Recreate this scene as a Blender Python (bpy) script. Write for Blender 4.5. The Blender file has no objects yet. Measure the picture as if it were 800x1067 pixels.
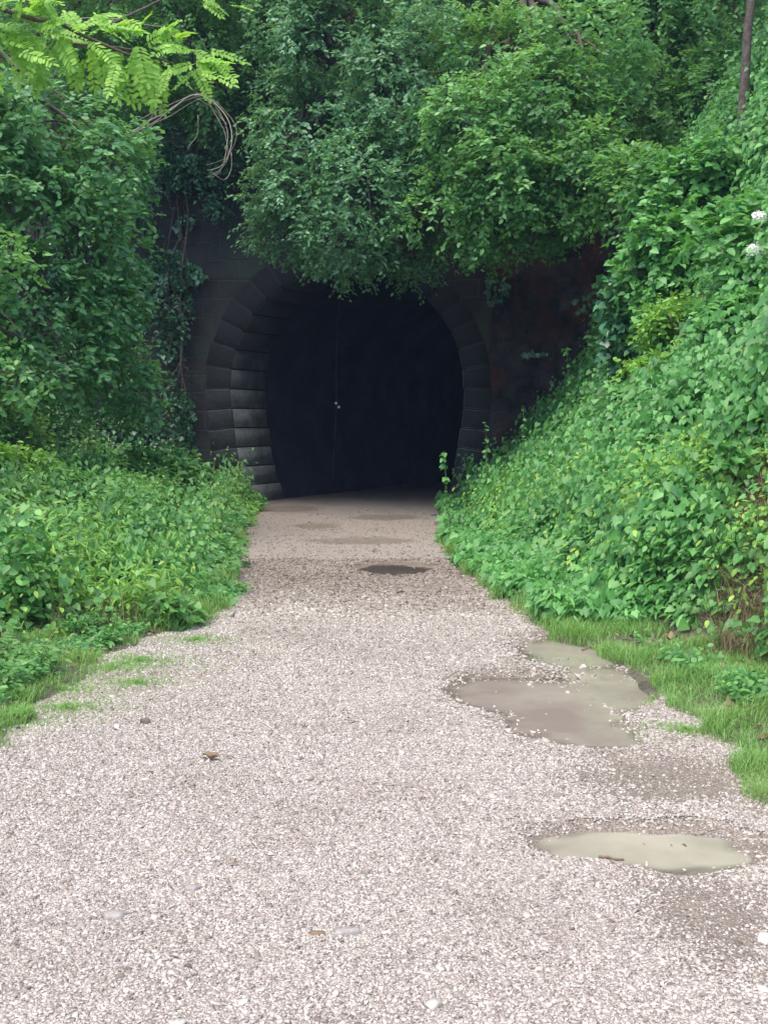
import bpy, math
import numpy as np
from mathutils import Vector

R = np.random.default_rng(7)
rad = math.radians
sc = bpy.context.scene

# ------------------------------------------------------------------ camera
CAMZ, F = 1.6, 1200.0
PITCH = math.atan(94.5 / F)
cam_d = bpy.data.cameras.new("camera")
cam = bpy.data.objects.new("camera", cam_d)
sc.collection.objects.link(cam)
cam.location = (0, 0, CAMZ)
cam.rotation_euler = (math.pi / 2 - PITCH, 0, 0)
cam_d.sensor_fit = 'HORIZONTAL'
cam_d.sensor_width = 36
cam_d.lens = 36 * F / 800
cam_d.clip_end = 2000
cam_d.clip_start = 0.05
sc.camera = cam

# ------------------------------------------------------------------ light
SUN_EL, SUN_AZ = 66, 215           # azimuth clockwise from +Y (north): behind the camera, a little left
world = bpy.data.worlds.new("World")
sc.world = world
world.use_nodes = True
wn = world.node_tree
wn.nodes.clear()
wo = wn.nodes.new("ShaderNodeOutputWorld")
bg = wn.nodes.new("ShaderNodeBackground")
sky = wn.nodes.new("ShaderNodeTexSky")
sky.sky_type = 'NISHITA'
sky.sun_disc = False
sky.sun_elevation = rad(SUN_EL)
sky.sun_rotation = rad(SUN_AZ)
sky.dust_density = 1.5
bg.inputs[1].default_value = 0.15
wn.links.new(sky.outputs[0], bg.inputs[0])
wn.links.new(bg.outputs[0], wo.inputs[0])
sd = bpy.data.lights.new("sun", 'SUN')
sd.energy = 1.5
sd.angle = rad(50)
sd.color = (1.0, 0.91, 0.75)
sun = bpy.data.objects.new("sun", sd)
sc.collection.objects.link(sun)
a, e = rad(SUN_AZ), rad(SUN_EL)
sun_dir = Vector((math.sin(a) * math.cos(e), math.cos(a) * math.cos(e), math.sin(e)))
sun.rotation_euler = sun_dir.to_track_quat('Z', 'Y').to_euler()
sun.location = (0, -5, 20)
vs = sc.view_settings
vs.view_transform = 'Standard'
vs.look = 'None'
vs.exposure = 1.48
vs.gamma = 1
cy = sc.cycles
cy.max_bounces = 6
cy.diffuse_bounces = 3
cy.glossy_bounces = 2
cy.transmission_bounces = 3
cy.use_denoising = True

# ------------------------------------------------------------------ helpers
def at(px, py, Y):
    """point at distance Y along the view ray of a photo position"""
    cp, sp = math.cos(PITCH), math.sin(PITCH)
    u = 533.5 - py
    d = np.array([px - 400.0, cp * F + sp * u, -sp * F + cp * u])
    return np.array([0, 0, CAMZ]) + d * (Y / d[1])

def link(o, parent=None):
    sc.collection.objects.link(o)
    if parent: o.parent = parent
    return o

def tag(o, label=None, cat=None, group=None, kind=None):
    if label: o['label'] = label
    if cat: o['category'] = cat
    if group: o['group'] = group
    if kind: o['kind'] = kind
    return o

def empty(name, loc, label, cat, group=None):
    o = bpy.data.objects.new(name, None)
    o.empty_display_size = .2
    o.location = tuple(loc)
    link(o)
    return tag(o, label, cat, group)

def unit(v):
    return v / np.maximum(np.linalg.norm(v, axis=-1, keepdims=True), 1e-9)

_K = R.normal(size=(14, 3))
_K = unit(_K)
_PH = R.uniform(0, 6.28, 14)
_FR = np.linspace(.8, 3.2, 14)
def noise(p, f=1.0, s=0):
    """smooth pseudo noise in about -1..1; p (...,3)"""
    v = 0
    for i in range(14):
        v = v + np.sin((p @ _K[(i + s) % 14]) * _FR[i] * f * 2 + _PH[i] + s * 1.7) / (0.6 + _FR[i] * .55)
    return v / 3.2
def noise2(x, y, f=1.0, s=0):
    x = np.asarray(x, float); y = np.asarray(y, float)
    return noise(np.stack([x, y, x * 0 + s * 3.1], -1), f, s)

class Acc:
    """collects polygons (numpy) and links them as one mesh"""
    def __init__(self): self.v = []; self.f = []; self.n = 0
    def add(self, verts, faces):
        """verts (m,k,3): m copies of a template whose faces index 0..k-1"""
        verts = np.asarray(verts, float)
        if verts.ndim == 2: verts = verts[None]
        m, k, _ = verts.shape
        if m == 0: return
        base = self.n + np.arange(m) * k
        for fc in faces:
            self.f.append(base[:, None] + np.array(fc)[None, :])
        self.v.append(verts.reshape(-1, 3))
        self.n += m * k
    def build(self, name, mat, parent=None, smooth=False, origin=None):
        me = bpy.data.meshes.new(name)
        V = np.concatenate(self.v) if self.v else np.zeros((0, 3))
        if origin is None and parent is not None:
            origin = np.array(parent.location)
            if parent.parent: origin = origin + np.array(parent.parent.location)
        off = np.zeros(3)
        if origin is not None: V = V - np.array(origin); off = np.array(origin, float)
        loops = np.concatenate([f.reshape(-1) for f in self.f]).astype(np.int32)
        sizes = np.concatenate([np.full(len(f), f.shape[1]) for f in self.f]).astype(np.int32)
        starts = np.concatenate([[0], np.cumsum(sizes)[:-1]]).astype(np.int32)
        me.vertices.add(len(V)); me.vertices.foreach_set('co', V.astype(np.float32).ravel())
        me.loops.add(len(loops)); me.loops.foreach_set('vertex_index', loops)
        me.polygons.add(len(sizes)); me.polygons.foreach_set('loop_start', starts)
        me.update(calc_edges=True)
        me.validate()
        if smooth: me.polygons.foreach_set('use_smooth', np.ones(len(me.polygons), bool))
        me.materials.append(mat)
        o = bpy.data.objects.new(name, me)
        link(o, parent)
        if parent is None and origin is not None: o.location = tuple(off)
        return o

def grid_mesh(name, X, Y, Z, mat, parent=None, smooth=True, keep=None):
    n, m = X.shape
    V = np.stack([X, Y, Z], -1).reshape(-1, 3)
    i, j = np.meshgrid(np.arange(n - 1), np.arange(m - 1), indexing='ij')
    q = np.stack([i * m + j, (i + 1) * m + j, (i + 1) * m + j + 1, i * m + j + 1], -1).reshape(-1, 4)
    A = Acc(); A.v = [V]; A.f = [q]; A.n = len(V)
    return A.build(name, mat, parent, smooth)

# ---- materials
def mat_new(name):
    m = bpy.data.materials.new(name); m.use_nodes = True
    nt = m.node_tree; nt.nodes.clear()
    out = nt.nodes.new("ShaderNodeOutputMaterial")
    return m, nt, out

def ramp(nt, stops, inp):
    r = nt.nodes.new("ShaderNodeValToRGB")
    el = r.color_ramp.elements
    while len(el) < len(stops): el.new(.5)
    for e_, (p, c) in zip(el, stops):
        e_.position = p; e_.color = (*c, 1)
    nt.links.new(inp, r.inputs[0])
    return r.outputs[0]

def mixc(nt, fac, a_, b_, mode='MIX'):
    n = nt.nodes.new("ShaderNodeMix"); n.data_type = 'RGBA'; n.blend_type = mode
    for sock, v in ((n.inputs[0], fac), (n.inputs[6], a_), (n.inputs[7], b_)):
        if hasattr(v, 'links'): nt.links.new(v, sock)
        elif isinstance(v, (int, float)): sock.default_value = v
        else: sock.default_value = (*v, 1)
    return n.outputs[2]

def tex(nt, kind, scale, coord, **kw):
    t = nt.nodes.new(kind); t.inputs['Scale'].default_value = scale
    for k, v in kw.items():
        if k in t.inputs: t.inputs[k].default_value = v
        else: setattr(t, k, v)
    nt.links.new(coord, t.inputs['Vector'])
    return t

def coords(nt):
    return nt.nodes.new("ShaderNodeTexCoord").outputs['Object']

def maprange(nt, v, a0, a1, b0=0., b1=1.):
    n = nt.nodes.new("ShaderNodeMapRange"); nt.links.new(v, n.inputs[0])
    for i, x in enumerate((a0, a1, b0, b1)): n.inputs[i + 1].default_value = x
    return n.outputs[0]

def bump(nt, h, dist, strength=1.0):
    b = nt.nodes.new("ShaderNodeBump"); b.inputs['Strength'].default_value = strength
    b.inputs['Distance'].default_value = dist; nt.links.new(h, b.inputs['Height'])
    return b.outputs[0]

def leaf_mat(name, dark, mid, light, rough=.42, trans=.28, patch=None, spec=.5):
    m, nt, out = mat_new(name)
    g = nt.nodes.new("ShaderNodeNewGeometry")
    c = ramp(nt, [(0, dark), (.45, mid), (.9, light), (1, tuple(min(1, x * 1.25) for x in light))], g.outputs['Random Per Island'])
    co = coords(nt)
    n1 = tex(nt, "ShaderNodeTexNoise", .9, co, Detail=2)
    pc = patch or tuple(x * .62 for x in mid)
    c = mixc(nt, maprange(nt, n1.outputs[0], .45, .7, 0, .65), c, pc)
    p = nt.nodes.new("ShaderNodeBsdfPrincipled")
    nt.links.new(c, p.inputs['Base Color']); p.inputs['Roughness'].default_value = rough
    p.inputs['Specular IOR Level'].default_value = spec
    t = nt.nodes.new("ShaderNodeBsdfTranslucent")
    tc = mixc(nt, .5, c, (light[0] * 1.4, light[1] * 1.3, light[2] * .5))
    nt.links.new(tc, t.inputs[0])
    mx = nt.nodes.new("ShaderNodeMixShader"); mx.inputs[0].default_value = trans
    nt.links.new(p.outputs[0], mx.inputs[1]); nt.links.new(t.outputs[0], mx.inputs[2])
    nt.links.new(mx.outputs[0], out.inputs[0])
    return m

def rough_mat(name, stops, scale=6, detail=6, rough=.9, bscale=None, bdist=.02, second=None, spec=.2):
    m, nt, out = mat_new(name)
    co = coords(nt)
    n1 = tex(nt, "ShaderNodeTexNoise", scale, co, Detail=detail, Roughness=.65)
    c = ramp(nt, stops, n1.outputs[0])
    if second:
        n2 = tex(nt, "ShaderNodeTexNoise", second[0], co, Detail=4)
        c = mixc(nt, maprange(nt, n2.outputs[0], second[2], second[3]), c, second[1])
    p = nt.nodes.new("ShaderNodeBsdfPrincipled"); p.inputs['Roughness'].default_value = rough
    p.inputs['Specular IOR Level'].default_value = spec
    nt.links.new(c, p.inputs['Base Color'])
    n3 = tex(nt, "ShaderNodeTexNoise", bscale or scale * 3, co, Detail=8, Roughness=.7)
    nt.links.new(bump(nt, n3.outputs[0], bdist), p.inputs['Normal'])
    nt.links.new(p.outputs[0], out.inputs[0])
    return m

def island_mat(name, stops, rough=.8, nscale=None, spec=.3):
    m, nt, out = mat_new(name)
    g = nt.nodes.new("ShaderNodeNewGeometry")
    c = ramp(nt, stops, g.outputs['Random Per Island'])
    if nscale:
        n1 = tex(nt, "ShaderNodeTexNoise", nscale, coords(nt), Detail=4)
        c = mixc(nt, .5, c, ramp(nt, [(.3, (.25, .24, .22)), (.7, (.85, .85, .85))], n1.outputs[0]), 'MULTIPLY')
    p = nt.nodes.new("ShaderNodeBsdfPrincipled"); p.inputs['Roughness'].default_value = rough
    p.inputs['Specular IOR Level'].default_value = spec
    nt.links.new(c, p.inputs['Base Color']); nt.links.new(p.outputs[0], out.inputs[0])
    return m

M_canopy_blue = leaf_mat("leaf_blue_green", (.060, .170, .086), (.120, .300, .138), (.235, .440, .200), .36, .38)
M_canopy = leaf_mat("leaf_mid_green", (.062, .190, .062), (.130, .340, .100), (.240, .470, .145), .42, .42)
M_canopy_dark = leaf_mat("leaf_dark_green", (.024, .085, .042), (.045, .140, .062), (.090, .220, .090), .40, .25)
M_left = leaf_mat("leaf_hazel", (.058, .180, .072), (.120, .320, .112), (.220, .450, .160), .40, .38)
M_robinia = leaf_mat("leaf_yellow_green", (.200, .420, .055), (.290, .550, .075), (.380, .640, .100), .5, .45, patch=(.20, .40, .06))
M_creeper = leaf_mat("leaf_creeper", (.055, .200, .048), (.105, .320, .074), (.180, .430, .110), .44, .34, patch=(.065, .215, .060))
M_creeper_y = leaf_mat("leaf_creeper_light", (.120, .320, .060), (.200, .430, .075), (.300, .520, .100), .5, .38)
M_herb = leaf_mat("leaf_herb", (.055, .190, .055), (.105, .300, .078), (.180, .410, .105), .44, .34, patch=(.17, .29, .07))
M_herb_y = leaf_mat("leaf_herb_yellow", (.180, .360, .050), (.280, .470, .070), (.390, .550, .100), .5, .38)
M_ivy = leaf_mat("leaf_ivy", (.038, .130, .060), (.066, .210, .090), (.110, .290, .125), .30, .15, spec=.7)
M_grass = leaf_mat("grass_blade", (.115, .280, .065), (.190, .400, .095), (.310, .500, .150), .5, .35, patch=(.25, .36, .10))
M_drygrass = leaf_mat("dry_grass_blade", (.10, .09, .045), (.20, .15, .085), (.32, .26, .15), .7, .2, patch=(.16, .09, .06))
M_deadleaf = island_mat("dead_leaf", [(0, (.10, .06, .04)), (.5, (.20, .13, .08)), (1, (.30, .22, .14))], .7)
M_bark = rough_mat("bark", [(.3, (.07, .055, .045)), (.7, (.20, .165, .14))], 14, bscale=30, bdist=.03)
M_twig = rough_mat("bare_twig", [(.3, (.20, .16, .13)), (.7, (.38, .32, .26))], 20, bdist=.004)
M_stem = rough_mat("green_stem", [(.3, (.09, .16, .05)), (.7, (.18, .24, .09))], 12, bdist=.002)
M_soil = rough_mat("soil", [(.3, (.10, .085, .062)), (.5, (.22, .19, .145)), (.75, (.12, .125, .07))], 5, bscale=40, bdist=.05)
M_rock = rough_mat("rock", [(.3, (.032, .030, .033)), (.7, (.12, .105, .10))], 3.4, bscale=9, bdist=.25, second=(1.3, (.17, .075, .06), .48, .62))
M_flatstone = island_mat("flat_stone", [(0, (.36, .32, .29)), (1, (.52, .47, .43))], .85, 45)
M_darkstone = island_mat("dark_stone", [(0, (.15, .125, .11)), (1, (.22, .19, .17))], .8, 30)
M_white = island_mat("white_petal", [(0, (.75, .74, .66)), (1, (.88, .87, .80))], .6)

# ------------------------------------------------------------------ ground shape
def pl(Y, pts):
    ys, xs = zip(*pts)
    return np.interp(Y, ys, xs)
EDGE_L = [(-30, -2.2), (3, -2.1), (5.8, -1.95), (7.6, -1.88), (9.0, -1.45), (10.5, -1.45), (13, -1.75), (16, -2.05), (20, -2.3), (22.3, -2.45), (60, -2.5)]
EDGE_R = [(-30, 1.9), (3, 1.75), (4.6, 1.60), (6.4, 1.62), (7.6, 1.50), (8.8, 1.22), (11.9, .80), (16, .78), (22.3, 1.0), (60, 1.2)]
BASE_R = [(-30, 3.0), (5, 2.75), (8, 2.35), (9.2, 1.75), (12, 1.45), (16, 1.3), (22, 1.35)]
def ground_h(X, Y):
    X = np.asarray(X, float); Y = np.asarray(Y, float)
    eL, eR, bR = pl(Y, EDGE_L), pl(Y, EDGE_R), pl(Y, BASE_R)
    n = noise2(X, Y, .55, 2)
    n2 = noise2(X, Y, 2.2, 5)
    wig = .10 * noise2(X * 0, Y, 2.6, 1) + .05 * n2
    dR = X - (eR + wig); dL = (eL + wig) - X
    z = np.full(np.broadcast(X, Y).shape, -.14)
    z = np.where(dR > -.22, np.clip(-.10 + (dR + .22) * .55, -.14, .035 + .02 * n2) , z)
    z = np.where(dL > -.22, np.clip(-.10 + (dL + .22) * .55, -.14, .035 + .02 * n2) , z)
    fade = np.clip((Y + 6) / 10, 0, 1)
    s = np.clip(X - bR - .1 * n2, 0, None)
    bank = np.minimum(s, 2.3) * 1.0 + np.clip(s - 2.3, 0, 2.3) * 1.75 + np.clip(s - 4.6, 0, 40) * .12
    sc_ = np.minimum(s, 4.2); far_ = np.where(sc_ < 2.4, .34 * sc_ ** 2.1, .34 * 2.4 ** 2.1 + (sc_ - 2.4) * 2.3) + np.clip(s - 4.2, 0, 40) * .12
    bl_ = np.clip((Y - 9.5) / 6, 0, 1); bank = bank * (1 - bl_) + far_ * bl_
    bank = bank * (1 + .10 * n) + .10 * n2 * np.clip(s * 3, 0, 1)
    z = z + bank * fade * (dR > 0)
    sL = np.clip(eL - 1.0 - X, 0, None)
    bankl = np.minimum(sL, 1.9) * .22 + np.clip(sL - 1.9, 0, 3.2) * 1.55 + np.clip(sL - 5.1, 0, 40) * .12
    z = z + (bankl * (1 + .12 * n) + .05 * n2 * np.clip(sL, 0, 1)) * fade * (dL > 0)
    return z
def hill_h(X, Y):
    X = np.asarray(X, float); Y = np.asarray(Y, float)
    t = Y - 22.5
    n = noise2(X, Y, .5, 3)
    z = 6.0 + np.minimum(t, 6) * .85 + np.clip(t - 6, 0, 60) * .35 + .25 * n * np.clip(t, 0, 1)
    side = np.clip(np.abs(X) - 4.8, 0, 12) * .42
    return z + side

# ground sheet (cutting and open land behind the camera)
xs = np.unique(np.concatenate([np.linspace(-300, -12, 14), np.arange(-12, 12.01, .16), np.linspace(12, 300, 14)]))
ys = np.unique(np.concatenate([np.linspace(-300, -6, 14), np.arange(-6, 22.6, .2), [22.62, 22.9, 60, 400]]))
GX, GY = np.meshgrid(xs, ys, indexing='ij')
g = grid_mesh("ground", GX, GY, np.where(GY > 22.7, -.3, ground_h(GX, GY)), M_soil); tag(g, kind='structure')
xs = np.unique(np.concatenate([np.linspace(-300, -12, 14), np.arange(-12, 12.01, .3), np.linspace(12, 300, 14)]))
ys = np.unique(np.concatenate([np.arange(22.5, 34, .3), np.linspace(34, 400, 20)]))
GX, GY = np.meshgrid(xs, ys, indexing='ij')
g = grid_mesh("hillside", GX, GY, hill_h(GX, GY), M_soil); tag(g, kind='structure')

# ------------------------------------------------------------------ path with hollows
def P2(px, py): p = at(px, py, 10); c = np.array([0, 0, CAMZ]); d = p - c; t = -CAMZ / d[2]; return (c + d * t)[:2]
def blob(X, Y, cx, cy, rx, ry, rot=0):
    c, s = math.cos(rot), math.sin(rot)
    u = ((X - cx) * c + (Y - cy) * s) / rx; v = (-(X - cx) * s + (Y - cy) * c) / ry
    return u * u + v * v
PUD = []   # (cx, cy, rx, ry, rot)
def pud(px, py, wpx, y0, y1, rot=0):
    c = P2(px, (y0 + y1) / 2 if py is None else py)
    sc_ = F / c[1]
    ry = abs(P2(px, y0)[1] - P2(px, y1)[1]) / 2
    cy_ = (P2(px, y0)[1] + P2(px, y1)[1]) / 2
    return (c[0], cy_, wpx / 2 / sc_, ry, rot)
near = [pud(645, None, 205, 862, 902), pud(705, None, 190, 864, 914)]
big = [pud(532, None, 135, 703, 745), pud(585, None, 140, 704, 778), pud(598, None, 120, 663, 700), pud(632, None, 90, 690, 745), pud(618, None, 90, 745, 782)]
far = [pud(411, None, 84, 587, 600)]
damp = [pud(742, None, 150, 905, 1010), pud(690, None, 190, 790, 850), pud(300, None, 60, 529, 534), pud(400, None, 60, 538, 543), pud(330, None, 40, 547, 551), pud(380, None, 90, 562, 568)]
def hollow(X, Y, blobs):
    r = np.full(X.shape, 9.)
    for b in blobs: r = np.minimum(r, blob(X, Y, *b))
    return r + .20 * noise2(X, Y, 2.6, 6) + .14 * noise2(X, Y, 9, 3)
def path_h(X, Y):
    n = noise2(X, Y, 1.2, 4); n2 = noise2(X, Y, 5.5, 8)
    z = .012 * n + .006 * n2 + .02
    for bl, dp in ((near, .050), (big, .055), (far, .04)):
        r = hollow(X, Y, bl)
        z = z - (dp + .004) * np.clip(1.45 - r, 0, 1.0) / .9 * .8
    r = hollow(X, Y, damp)
    z = z - .014 * np.clip(1.3 - r, 0, 1)
    return z
WATER_Z = -.004
m, nt, out = mat_new("gravel_surface")
co = coords(nt)
v1 = tex(nt, "ShaderNodeTexVoronoi", 130, co); v2 = tex(nt, "ShaderNodeTexVoronoi", 38, co)
sep = nt.nodes.new("ShaderNodeSeparateColor"); nt.links.new(v1.outputs['Color'], sep.inputs[0])
cst = ramp(nt, [(0, (.16, .135, .11)), (.25, (.30, .25, .215)), (.6, (.42, .365, .32)), (1, (.56, .51, .46))], sep.outputs[0])
cst = mixc(nt, maprange(nt, v1.outputs['Distance'], .3, .8), cst, (.26, .22, .20))
nb = tex(nt, "ShaderNodeTexNoise", .7, co, Detail=4)
cst = mixc(nt, maprange(nt, nb.outputs[0], .5, .75, 0, .5), cst, (.36, .31, .27))
at_ = nt.nodes.new("ShaderNodeAttribute"); at_.attribute_name = 'wet'
wet = at_.outputs['Fac']
cst = mixc(nt, wet, cst, mixc(nt, .8, cst, (.60, .54, .46), 'MULTIPLY'))
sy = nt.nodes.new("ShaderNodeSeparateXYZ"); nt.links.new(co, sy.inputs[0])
cst = mixc(nt, maprange(nt, sy.outputs[1], 21, 24, 0, .9), cst, (.045, .038, .034))   # floor colour darkened into the tunnel, standing in for its shade
p = nt.nodes.new("ShaderNodeBsdfPrincipled"); nt.links.new(cst, p.inputs['Base Color'])
nt.links.new(maprange(nt, wet, 0, 1, .9, .38), p.inputs['Roughness'])
nt.links.new(bump(nt, v1.outputs['Distance'], -.005), p.inputs['Normal'])
nt.links.new(p.outputs[0], out.inputs[0])
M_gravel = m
def wetness(X, Y):
    w = np.zeros(X.shape)
    for bl, k in ((near, 1), (big, 1), (far, 1.), (damp, .9)):
        r = hollow(X, Y, bl) + .25 * noise2(X, Y, 4, 6)
        w = np.maximum(w, k * np.clip((2.3 - r) / 1.1, 0, 1))
    mud = np.clip((Y - 12) / 5, 0, 1) * .4 + .45 * np.clip(1 - np.abs(Y - 11.3) / 1.6 + .5 * noise2(X, Y, 1.5, 3), 0, 1)
    return np.clip(np.maximum(w, mud), 0, 1)
xs = np.arange(-3.1, 2.6, .04)
ys = np.concatenate([np.arange(-6, 2.8, .3), np.arange(2.8, 10, .035), np.arange(10, 22.3, .08), np.arange(22.3, 60, 1)])
GX, GY = np.meshgrid(xs, ys, indexing='ij')
PZ = path_h(GX, GY)
edge_drop = np.clip((np.maximum(GX - 2.2, -2.7 - GX)) / .4, 0, 1) * .2
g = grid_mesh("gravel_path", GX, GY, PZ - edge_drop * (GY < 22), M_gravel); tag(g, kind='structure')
w = g.data.attributes.new('wet', 'FLOAT', 'POINT')
w.data.foreach_set('value', wetness(GX, GY).astype(np.float32).ravel())
# tunnel floor wide enough for the bend
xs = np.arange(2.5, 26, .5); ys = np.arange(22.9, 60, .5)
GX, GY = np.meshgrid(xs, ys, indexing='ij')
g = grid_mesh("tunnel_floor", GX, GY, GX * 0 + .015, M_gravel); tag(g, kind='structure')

# puddle water
def water_mat(name, c1, c2, rough=.06):
    m, nt, out = mat_new(name)
    co = coords(nt)
    n1 = tex(nt, "ShaderNodeTexNoise", 1.5, co, Detail=6, Roughness=.6)
    c = ramp(nt, [(.40, c1), (.60, c2)], n1.outputs[0])
    n2 = tex(nt, "ShaderNodeTexNoise", 9, co, Detail=2)
    nrm_ = bump(nt, n2.outputs[0], .0015)
    df = nt.nodes.new("ShaderNodeBsdfDiffuse"); nt.links.new(c, df.inputs[0])
    tr = nt.nodes.new("ShaderNodeBsdfTransparent")
    at2 = nt.nodes.new("ShaderNodeAttribute"); at2.attribute_name = 'deep'
    m1 = nt.nodes.new("ShaderNodeMixShader"); nt.links.new(at2.outputs['Fac'], m1.inputs[0])
    nt.links.new(tr.outputs[0], m1.inputs[1]); nt.links.new(df.outputs[0], m1.inputs[2])
    gl = nt.nodes.new("ShaderNodeBsdfGlossy"); gl.inputs['Roughness'].default_value = .04; nt.links.new(nrm_, gl.inputs['Normal'])
    fr = nt.nodes.new("ShaderNodeFresnel"); fr.inputs['IOR'].default_value = 1.33
    m2 = nt.nodes.new("ShaderNodeMixShader"); nt.links.new(fr.outputs[0], m2.inputs[0])
    nt.links.new(m1.outputs[0], m2.inputs[1]); nt.links.new(gl.outputs[0], m2.inputs[2])
    nt.links.new(m2.outputs[0], out.inputs[0])
    return m
M_water = water_mat("muddy_water", (.26, .215, .18), (.35, .305, .245))
M_water3 = water_mat("tunnel_reflection_water", (.10, .08, .07), (.13, .11, .09))  # murk colour darkened to stand in for the tunnel's reflection
M_water2 = water_mat("muddy_water_pale", (.31, .28, .215), (.41, .37, .285))
for bl, mt in ((near, M_water2), (big, M_water), (far, M_water3)):
    x0 = min(b[0] - b[2] * 1.6 for b in bl); x1 = max(b[0] + b[2] * 1.6 for b in bl)
    y0 = min(b[1] - b[3] * 1.6 for b in bl); y1 = max(b[1] + b[3] * 1.6 for b in bl)
    n = 60
    GX, GY = np.meshgrid(np.linspace(x0, x1, n), np.linspace(y0, y1, n), indexing='ij')
    V = np.stack([GX, GY, GX * 0 + WATER_Z], -1).reshape(-1, 3)
    i, j = np.meshgrid(np.arange(n - 1), np.arange(n - 1), indexing='ij')
    q = np.stack([i * n + j, (i + 1) * n + j, (i + 1) * n + j + 1, i * n + j + 1], -1).reshape(-1, 4)
    cen = V[q].mean(1)
    keep = hollow(cen[:, 0], cen[:, 1], bl) < 1.75
    A = Acc(); A.v = [V]; A.f = [q[keep]]; A.n = len(V)
    g = A.build("puddle", mt, origin=(x0, y0, 0)); tag(g, kind='structure')
    w = g.data.attributes.new('deep', 'FLOAT', 'POINT')
    w.data.foreach_set('value', np.clip((1.2 - hollow(V[:, 0], V[:, 1], bl) - .25 * noise2(V[:, 0], V[:, 1], 7, 5)) / .65, 0, .96).astype(np.float32))

# ------------------------------------------------------------------ tunnel portal
TC, HZ, TR = -.69, 2.3, 2.23           # centre, springing height, radius
YP = 22.3
def prof(n_leg=6, n_arc=30, r=TR, base=.33):
    pts = []
    for z in np.linspace(0, HZ, n_leg + 1)[:-1]:
        t = (HZ - z) / HZ
        pts.append((TC - (r - base * t ** 1.7), z))
    for a_ in np.linspace(math.pi, 0, n_arc + 1): pts.append((TC + r * math.cos(a_), HZ + r * math.sin(a_)))
    for z in np.linspace(HZ, 0, n_leg + 1)[1:]:
        t = (HZ - z) / HZ
        pts.append((TC + (r - base * t ** 1.7), z))
    return pts
SK = rad(27)
def extrude_profile(A, pts, y0, y1, dx0, dx1):
    n = len(pts)
    V = [(x + dx0, y0, z) for x, z in pts] + [(x + dx1, y1, z) for x, z in pts]
    A.add(np.array(V), [(i, i + 1, n + i + 1, n + i) for i in range(n - 1)])

def stone_mat(name, stops, bscale=(1.6, .38), mortar=(.05, .05, .05)):
    m, nt, out = mat_new(name)
    co = coords(nt)
    sx = nt.nodes.new("ShaderNodeSeparateXYZ"); nt.links.new(co, sx.inputs[0])
    cb = nt.nodes.new("ShaderNodeCombineXYZ"); nt.links.new(sx.outputs[0], cb.inputs[0]); nt.links.new(sx.outputs[2], cb.inputs[1])
    br = nt.nodes.new("ShaderNodeTexBrick"); dn_ = tex(nt, 'ShaderNodeTexNoise', 1.1, co, Detail=3)
    nt.links.new(mixc(nt, .12, cb.outputs[0], dn_.outputs['Color'], 'LINEAR_LIGHT'), br.inputs['Vector'])
    br.inputs['Scale'].default_value = 1; br.inputs['Brick Width'].default_value = .62; br.inputs['Row Height'].default_value = .36
    br.inputs['Mortar Size'].default_value = .018; br.inputs['Mortar Smooth'].default_value = .5
    n1 = tex(nt, "ShaderNodeTexNoise", 3, co, Detail=8, Roughness=.7)
    c = ramp(nt, stops, n1.outputs[0])
    c = mixc(nt, br.outputs['Fac'], c, mortar)
    n2 = tex(nt, "ShaderNodeTexNoise", .8, co, Detail=4)
    c = mixc(nt, maprange(nt, n2.outputs[0], .45, .65, 0, .7), c, (.05, .07, .045))
    p = nt.nodes.new("ShaderNodeBsdfPrincipled"); nt.links.new(c, p.inputs['Base Color']); p.inputs['Roughness'].default_value = .85
    h = mixc(nt, br.outputs['Fac'], n1.outputs['Color'], (0, 0, 0))
    nt.links.new(bump(nt, h, .06), p.inputs['Normal'])
    nt.links.new(p.outputs[0], out.inputs[0])
    return m
M_wall = stone_mat("portal_masonry", [(.3, (.010, .010, .012)), (.7, (.048, .036, .033))])
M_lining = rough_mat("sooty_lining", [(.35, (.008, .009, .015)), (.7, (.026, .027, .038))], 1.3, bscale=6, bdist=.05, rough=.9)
m, nt, out = mat_new("pale_ashlar")
co = coords(nt); g_ = nt.nodes.new("ShaderNodeNewGeometry")
n1 = tex(nt, "ShaderNodeTexNoise", 5, co, Detail=8, Roughness=.7)
c = ramp(nt, [(.25, (.11, .11, .105)), (.5, (.26, .27, .26)), (.75, (.40, .40, .38))], n1.outputs[0])
c = mixc(nt, maprange(nt, g_.outputs['Random Per Island'], 0, 1, 0, .6), c, (.12, .12, .11))
nm_ = tex(nt, 'ShaderNodeTexNoise', 2.3, co, Detail=6, Roughness=.7)
c = mixc(nt, maprange(nt, nm_.outputs[0], .52, .66, 0, .7), c, (.07, .095, .06))   # moss
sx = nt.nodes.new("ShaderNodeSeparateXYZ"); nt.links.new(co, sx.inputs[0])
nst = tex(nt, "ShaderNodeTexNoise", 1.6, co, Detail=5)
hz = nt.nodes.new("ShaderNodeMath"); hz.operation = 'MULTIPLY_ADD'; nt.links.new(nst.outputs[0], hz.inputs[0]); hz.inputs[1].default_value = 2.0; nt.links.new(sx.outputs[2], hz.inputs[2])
c = mixc(nt, maprange(nt, hz.outputs[0], 2.6, 4.0, 0, .92), c, (.035, .034, .038))  # darker towards the crown of the arch
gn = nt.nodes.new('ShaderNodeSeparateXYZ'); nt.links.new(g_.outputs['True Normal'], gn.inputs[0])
c = mixc(nt, maprange(nt, gn.outputs[1], -.8, -.95, 0, .86), c, (.014, .012, .013))   # outer face of the blocks made darker   
p = nt.nodes.new("ShaderNodeBsdfPrincipled"); nt.links.new(c, p.inputs['Base Color']); p.inputs['Roughness'].default_value = .85
nb_ = tex(nt, 'ShaderNodeTexNoise', 14, co, Detail=8, Roughness=.75)
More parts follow.
